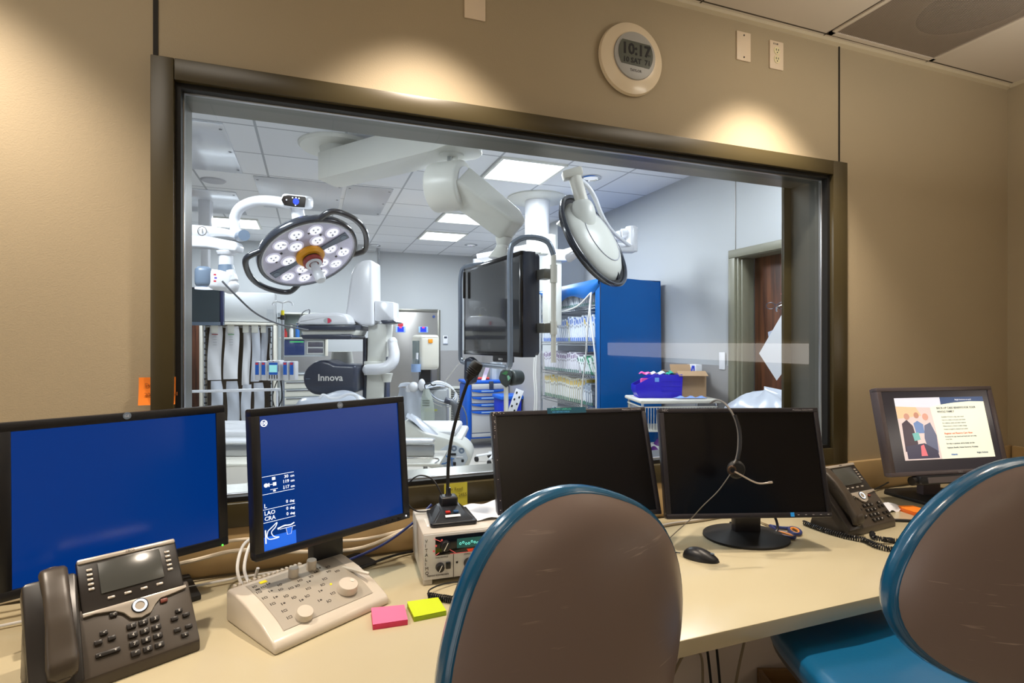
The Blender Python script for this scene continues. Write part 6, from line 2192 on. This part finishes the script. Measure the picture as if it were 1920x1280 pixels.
for (z, kind, n_, lb, s_, lean) in rows:
    for k in range(n_):
        y = 4.80 + k * .046
        if kind == 'purple':
            kk = 'green' if k < 8 else 'purple'
            place('jade' if k in (1, 3) else kk, 2.83, y + (.06 if k > 7 else .0), z, -34 if k < 8 else -10, .92, {'green': 'green-banded boxes leaning at the near end of the third shelf', 'jade': 'jade green box among the leaning third-shelf boxes', 'purple': 'white and purple catheter boxes on the third wire shelf'}['jade' if k in (1, 3) else kk], 'boxes on the third wire shelf')
        elif kind == 'yellow':
            if k < 5:
                place('clear', 2.83, y + .12, z, -8, .95, 'grey pouches behind the near post on the fourth shelf', 'pouches on the fourth wire shelf')
            else:
                place(kind, 2.83, y + .06, z, 0, 1.1, lb, 'boxes on the fourth wire shelf')
        elif kind == 'clear':
            place('clear', 2.83, y, z, -20 + 8 * (k % 3), .72, lb, 'pouches on the top wire shelf')
        else:
            place(kind if k % 9 != 5 else 'yellow', 2.83, y, z, -16 if k < 20 else -8, s_ * 1.08, lb if k % 9 != 5 else 'yellow folder standing among the blue-banded boxes', 'boxes on the second wire shelf')
for k in range(10):
    place('blue' if k % 2 else 'yellow', 2.83, 4.9 + k * .11, .704, 0, .9, 'mixed boxes on the fifth wire shelf behind the monitors', 'boxes on the fifth wire shelf')
b = MB(T(2.83, 4.86, 1.031))
for k in range(9):
    b.box((-.15, -.10 + k * .022, .11), (.003, .003, .22), BLACK)
for k in range(5):
    b.box((-.15, -.01, .01 + k * .05), (.003, .2, .003), BLACK)
b.box((.0, -.01, .002), (.30, .2, .003), BLACK)
tag(b.build('wire_basket'), 'black wire basket at the near end of the fourth shelf', 'basket')
cv = thing('rack_cover', (2.98, 5.42, 0), 0, 'blue vinyl cover draped over the wire rack with a clear front', 'cover')
def side(u, v):
    x = -.345 + .695 * u
    return Vector((x + .01 * v, -.735 - .012 * math.sin(u * 7 + v * 3) * (.3 + u), .12 + 2.185 * v + .01 * math.sin(u * 5)))
b = MB()
b.surf(side, 24, 24, BLUEC, .004)
b.surf(lambda u, v: Vector((-.345 + .70 * u, -.735 + 1.53 * v, 2.305 + .0 - .03 * math.sin(v * 6) ** 2 * (1 - u))), 14, 20, BLUEC, .004)
b.surf(lambda u, v: Vector((.352, -.735 + 1.53 * u, .12 + 2.185 * v)), 6, 6, BLUEC, .004)
b.surf(lambda u, v: Vector((-.35 - .02 * math.sin(v * PI), -.735 + 1.53 * u, 2.305 - v * (.07 + .11 * math.sin(u * PI) + .05 * math.sin(u * 11)))), 30, 6, BLUEC, .004)
b.surf(lambda u, v: Vector((-.348, -.737 + .09 * u, .12 + 2.18 * v)), 4, 10, BLUEC, .003)
b.build('vinyl_panel', cv)
b = MB()
b.surf(lambda u, v: Vector((-.362 - .012 * math.sin(u * 14 + v * 3), -.64 + 1.38 * u, .3 + 1.88 * v)), 40, 10, CLEARV)
b.build('clear_front', cv)
for (pts_, ) in (([(-.375, -.62, 2.18), (-.378, -.60, 1.95), (-.376, -.66, 1.7), (-.372, -.70, 1.45), (-.372, -.71, 1.1), (-.37, -.69, .75), (-.37, -.68, .4)],),
                 ([(-.375, -.61, 2.17), (-.385, -.57, 1.9), (-.385, -.52, 1.55), (-.38, -.45, 1.3), (-.38, -.42, 1.05), (-.38, -.40, .7), (-.38, -.42, .4)],),
                 ([(-.375, -.60, 2.17), (-.38, -.40, 2.08), (-.378, -.2, 2.04), (-.378, .1, 2.02), (-.378, .5, 2.03)],)):
    b = MB()
    b.tube(pts_, .009, WHITEC, n=6)
    b.build('zipper_strip', cv)
for (y,) in ((.80,), (.86,)):
    b = MB()
    b.tube([(-.37, y - .02, 1.62), (-.38, y, 1.3), (-.37, y - .015, 1.0), (-.38, y + .02, .6), (-.38, y + .03, .3)], .010, WHITEC, n=6)
    b.build('zipper_strip', cv)

# ---------------- table cart with bins at the right
tc = thing('supply_table', (2.97, 4.02, 0), -16, 'white topped wire utility cart with bins right of the blue rack', 'cart')
MB().box((0, 0, 1.185), (.70, .48, .03), OFFW, .012).build('top_tray', tc)
for (x, y) in ((-.32, -.2), (.32, -.2), (-.32, .2), (.32, .2)):
    MB().cyl((x, y, 0.04), (x, y, 1.17), .012, CHROME, n=10).build('post', tc)
b = MB()
for k in range(26):
    b.box((-.30 + k * .024, -.215, 1.04), (.004, .004, .2), OFFW)
for k in range(14):
    b.box((-.33, -.19 + k * .028, 1.04), (.004, .004, .2), OFFW)
for z in (1.14, .94):
    b.box((0, -.215, z), (.64, .008, .010), OFFW)
    b.box((-.33, 0, z), (.008, .40, .010), OFFW)
b.box((0, 0, .935), (.64, .42, .006), OFFW)
b.build('wire_basket', tc, smooth=0)
b = MB()
b.box((0, 0, .60), (.64, .42, .02), OFFW, .004)
b.box((0, 0, .25), (.64, .42, .02), OFFW, .004)
b.build('shelf', tc)
bn = thing('storage_bin', (2.855, 4.08, 1.2005), -20, 'violet-blue open-front storage bin on the white utility cart', 'bin')
bn.scale = (1.05, 1, 1.22)
b = MB()
prof_ = [(-.19, .05), (-.16, .0), (.19, .0), (.20, .165), (-.03, .165), (-.19, .09)]
for s_ in (-.085, .085):
    b.prism(prof_, s_ - .004, s_ + .004, BINB, bev=.001)
b.box((.19, 0, .085), (.008, .17, .165), BINB, .001)
b.box((.01, 0, .006), (.36, .17, .008), BINB, .001)
b.prism([(-.19, .05), (-.16, .0), (-.152, .0), (-.184, .052), (-.184, .09), (-.19, .09)], -.085, .085, BINB)
for k in range(3):
    b.box((.10, -.091, .05 + k * .035), (.16, .004, .005), BINB)
b.box((-.015, -.091, .13), (.035, .002, .03), mat('bin_label', (120, 170, 250), .4))
b.build('bin_body', bn)
for i, (x, c_, lb, w_) in enumerate(((-.10, (240, 90, 170), 'pink pack standing in the violet-blue bin', .09), (-.04, (236, 214, 222), 'pale pack in the middle of the violet-blue bin', .08), (.04, (224, 232, 240), 'white pack lying at the top of the bin', .09), (.12, (40, 176, 150), 'green pack at the right end of the bin', .08))):
    k = thing('soft_pack', (2.855 + x * math.cos(R(-20)), 4.08 + x * math.sin(R(-20)), 1.212), -20 + 10 * i, lb, 'pack', 'packs in the violet-blue bin')
    b = MB()
    b.surf(lambda u, v: Vector((w_ * (u - .5) * 1.1, .05 * (v - .5) + .01 * math.sin(u * 6), .195 + .02 * math.sin(u * PI) * math.sin(v * PI) + .008 * math.sin(u * 9 + i))), 10, 8, mat('pack_%d' % i, c_, .45), .003)
    b.box((0, 0, .08), (w_ * .8, .05, .15), mat('pack_%d' % i, c_, .45), .012)
    b.build('wrapping', k)
tag(MB().surf(lambda u, v: Vector((2.92 + .24 * u, 3.86 + .06 * v - .08 * u, 1.206 + .018 * math.sin(u * 9) ** 2 * math.sin(v * PI) + .004)), 18, 8, mat('glove_blue', (140, 170, 230), .4), .003).build('blue_glove'), 'crumpled pale blue glove in front of the violet-blue bin', 'glove')
cbx = thing('cardboard_box', (3.17, 4.05, 1.2005), -22, 'open cardboard box behind the violet-blue bin', 'box')
b = MB()
for (c, d2) in (((0, -.1, .1), (.26, .006, .20)), ((0, .1, .1), (.26, .006, .20)), ((-.13, 0, .1), (.006, .2, .20)), ((.13, 0, .1), (.006, .2, .20)), ((0, 0, .004), (.26, .2, .006))):
    b.box(c, d2, CARD)
b.build('carton', cbx)
b = MB()
b.box((0, 0, 0), (.25, .09, .004), CARD, X=T(0, -.14, .21) @ RX(25))
b.box((0, 0, 0), (.09, .19, .004), CARD, X=T(-.165, 0, .215) @ RY(20))
b.box((0, 0, 0), (.25, .09, .004), CARD, X=T(0, .12, .24) @ RX(60))
b.build('flap', cbx)
wbx = thing('glove_box', (3.30, 4.12, 1.2005), -10, 'white box with blue loops standing in the cardboard box', 'box')
MB().box((0, 0, .14), (.06, .16, .28), PAPER, .003).build('carton', wbx)
b = MB()
b.tube([(-.045, -.05, .27), (-.055, -.05, .22), (-.045, -.05, .19), (-.03, -.05, .22), (-.035, -.05, .27)], .008, mat('loop_blue', (50, 80, 220), .4), n=8)
b.build('blue_loop', wbx)
tag(MB(T(3.378, 3.85, 1.52)).box((0, 0, 0), (.008, .07, .15), PAPER, .002).build('wall_card_plate'), 'small white plate on the wall behind the cardboard box', 'wall plate')
vp = thing('purple_kit', (2.92, 3.92, .611), -16, 'purple wrapped kit on the lower shelf of the utility cart', 'kit')
b = MB()
b.surf(lambda u, v: Vector((.36 * (u - .5), .3 * (v - .5), .10 + .22 * math.sin(u * PI) ** .5 * math.sin(v * PI) ** .5)), 14, 12, mat('purple_wrap', (110, 36, 140), .25), .004)
b.box((0, 0, .1), (.32, .26, .19), PAPER, .01)
b.build('wrap', vp)
wcb = thing('white_carton', (2.90, 3.93, .261), -16, 'white printed carton on the bottom shelf of the utility cart', 'box')
MB().box((0, 0, .14), (.42, .32, .28), PAPER, .006).build('carton', wcb)
b = MB()
for k in range(5):
    b.box((-.10 + k * .022, -.162, .20), (.012, .002, .06), INKD)
b.build('printing', wcb)

# ---------------- door hangings and covered machine
tag(MB(T(3.40, 3.24, 1.99)).box((.133, 0, .0), (.006, .22, .27), PAPER).build('door_notice'), 'white printed notice taped on the walnut door', 'paper')
b = MB(T(3.529, 3.26, 1.99))
for k in range(4):
    b.box((-.001, .05 - .01 * k, .08 - k * .04), (.002, .09, .007), mat('notice_ink', (190, 100, 110), .5))
tag(b.build('notice_printing'), 'red lines of print on the door notice', 'print')
hp = thing('hanging_papers', (3.24, 3.12, 1.40), 0, 'diamond-shaped laminated sheets hanging from a hook before the walnut door', 'papers')
b = MB()
b.prism([(-.0, .0), (.155, .24), (.05, .52), (-.12, .20)], -.002, .002, PAPER, X=RZ(-52))
b.prism([(-.03, .10), (.155, .20), (.12, .44), (-.06, .36)], .006, .010, mat('paper_blue', (184, 194, 216), .5), X=RZ(-50))
b.build('sheet', hp)
b = MB(RZ(-52) @ T(.035, -.004, .47) @ RY(52))
b.text('Right Heart Cath', .036, mat('sheet_ink', (70, 86, 120), .5), TXZ)
b.build('lettering', hp, smooth=0)
gs = thing('safety_glasses', (3.235, 3.12, 1.955), -40, 'safety glasses hooked above the hanging papers', 'glasses')
for s_ in (-1, 1):
    b = MB(RX(90))
    pts_ = [(s_ * .038 + .030 * math.cos(R(a)), .024 * math.sin(R(a)), .0) for a in range(0, 361, 30)]
    b.tube(pts_, .003, DKGREY, n=6)
    b.build('lens_frame', gs)
b = MB()
b.tube([(-.008, 0, .004), (0, -.004, .008), (.008, 0, .004)], .003, DKGREY, n=6)
b.tube([(.068, 0, .0), (.075, .06, -.01), (.07, .12, -.03)], .003, DKGREY, n=6)
b.build('bridge', gs)
hk = MB(T(3.27, 2.68, 0))
hk.cyl((0, 0, .0), (0, 0, 1.97), .012, CHROME, n=12)
hk.tube([(0, 0, 1.95), (-.02, .2, 1.97), (-.03, .42, 1.95), (-.03, .44, 1.91)], .006, CHROME, n=8)
hk.cyl((0, 0, 0), (0, 0, .03), .08, CHROME, n=28)
tag(hk.build('hook_stand'), 'slim steel stand holding the papers and glasses by the door', 'stand')
cm = thing('covered_machine', (3.12, 3.12, 0), 0, 'machine under a white plastic dust cover by the walnut door', 'covered machine')
def cmf(u, v):
    # v runs from the floor hem to the top centre
    a = u * 2 * PI
    if v < .78:
        k = 1.0 - .18 * (v / .78)
        z = .25 + (1.18 - .25) * v / .78
    else:
        t_ = (v - .78) / .22
        k = .82 * (1 - t_) ** .45
        z = 1.18 + .15 * t_ ** .8
    n = 4
    c, s_ = math.cos(a), math.sin(a)
    rr = (abs(c) ** n + abs(s_) ** n) ** (-1 / n)
    f_ = 1 + .03 * math.sin(a * 7 + v * 9) + .018 * abs(math.sin(a * 8 + 5 * v))
    return Vector((c * rr * .24 * k * f_, s_ * rr * .36 * k * f_, z + .014 * math.sin(a * 5 + v * 14) + .05 * (c * .2 - s_ * .3) * (v > .7)))
MB().surf(cmf, 72, 30, PLASTW).build('dust_cover', cm)
MB().box((0, 0, .2), (.34, .5, .4), OFFW, .02).build('machine_base', cm)
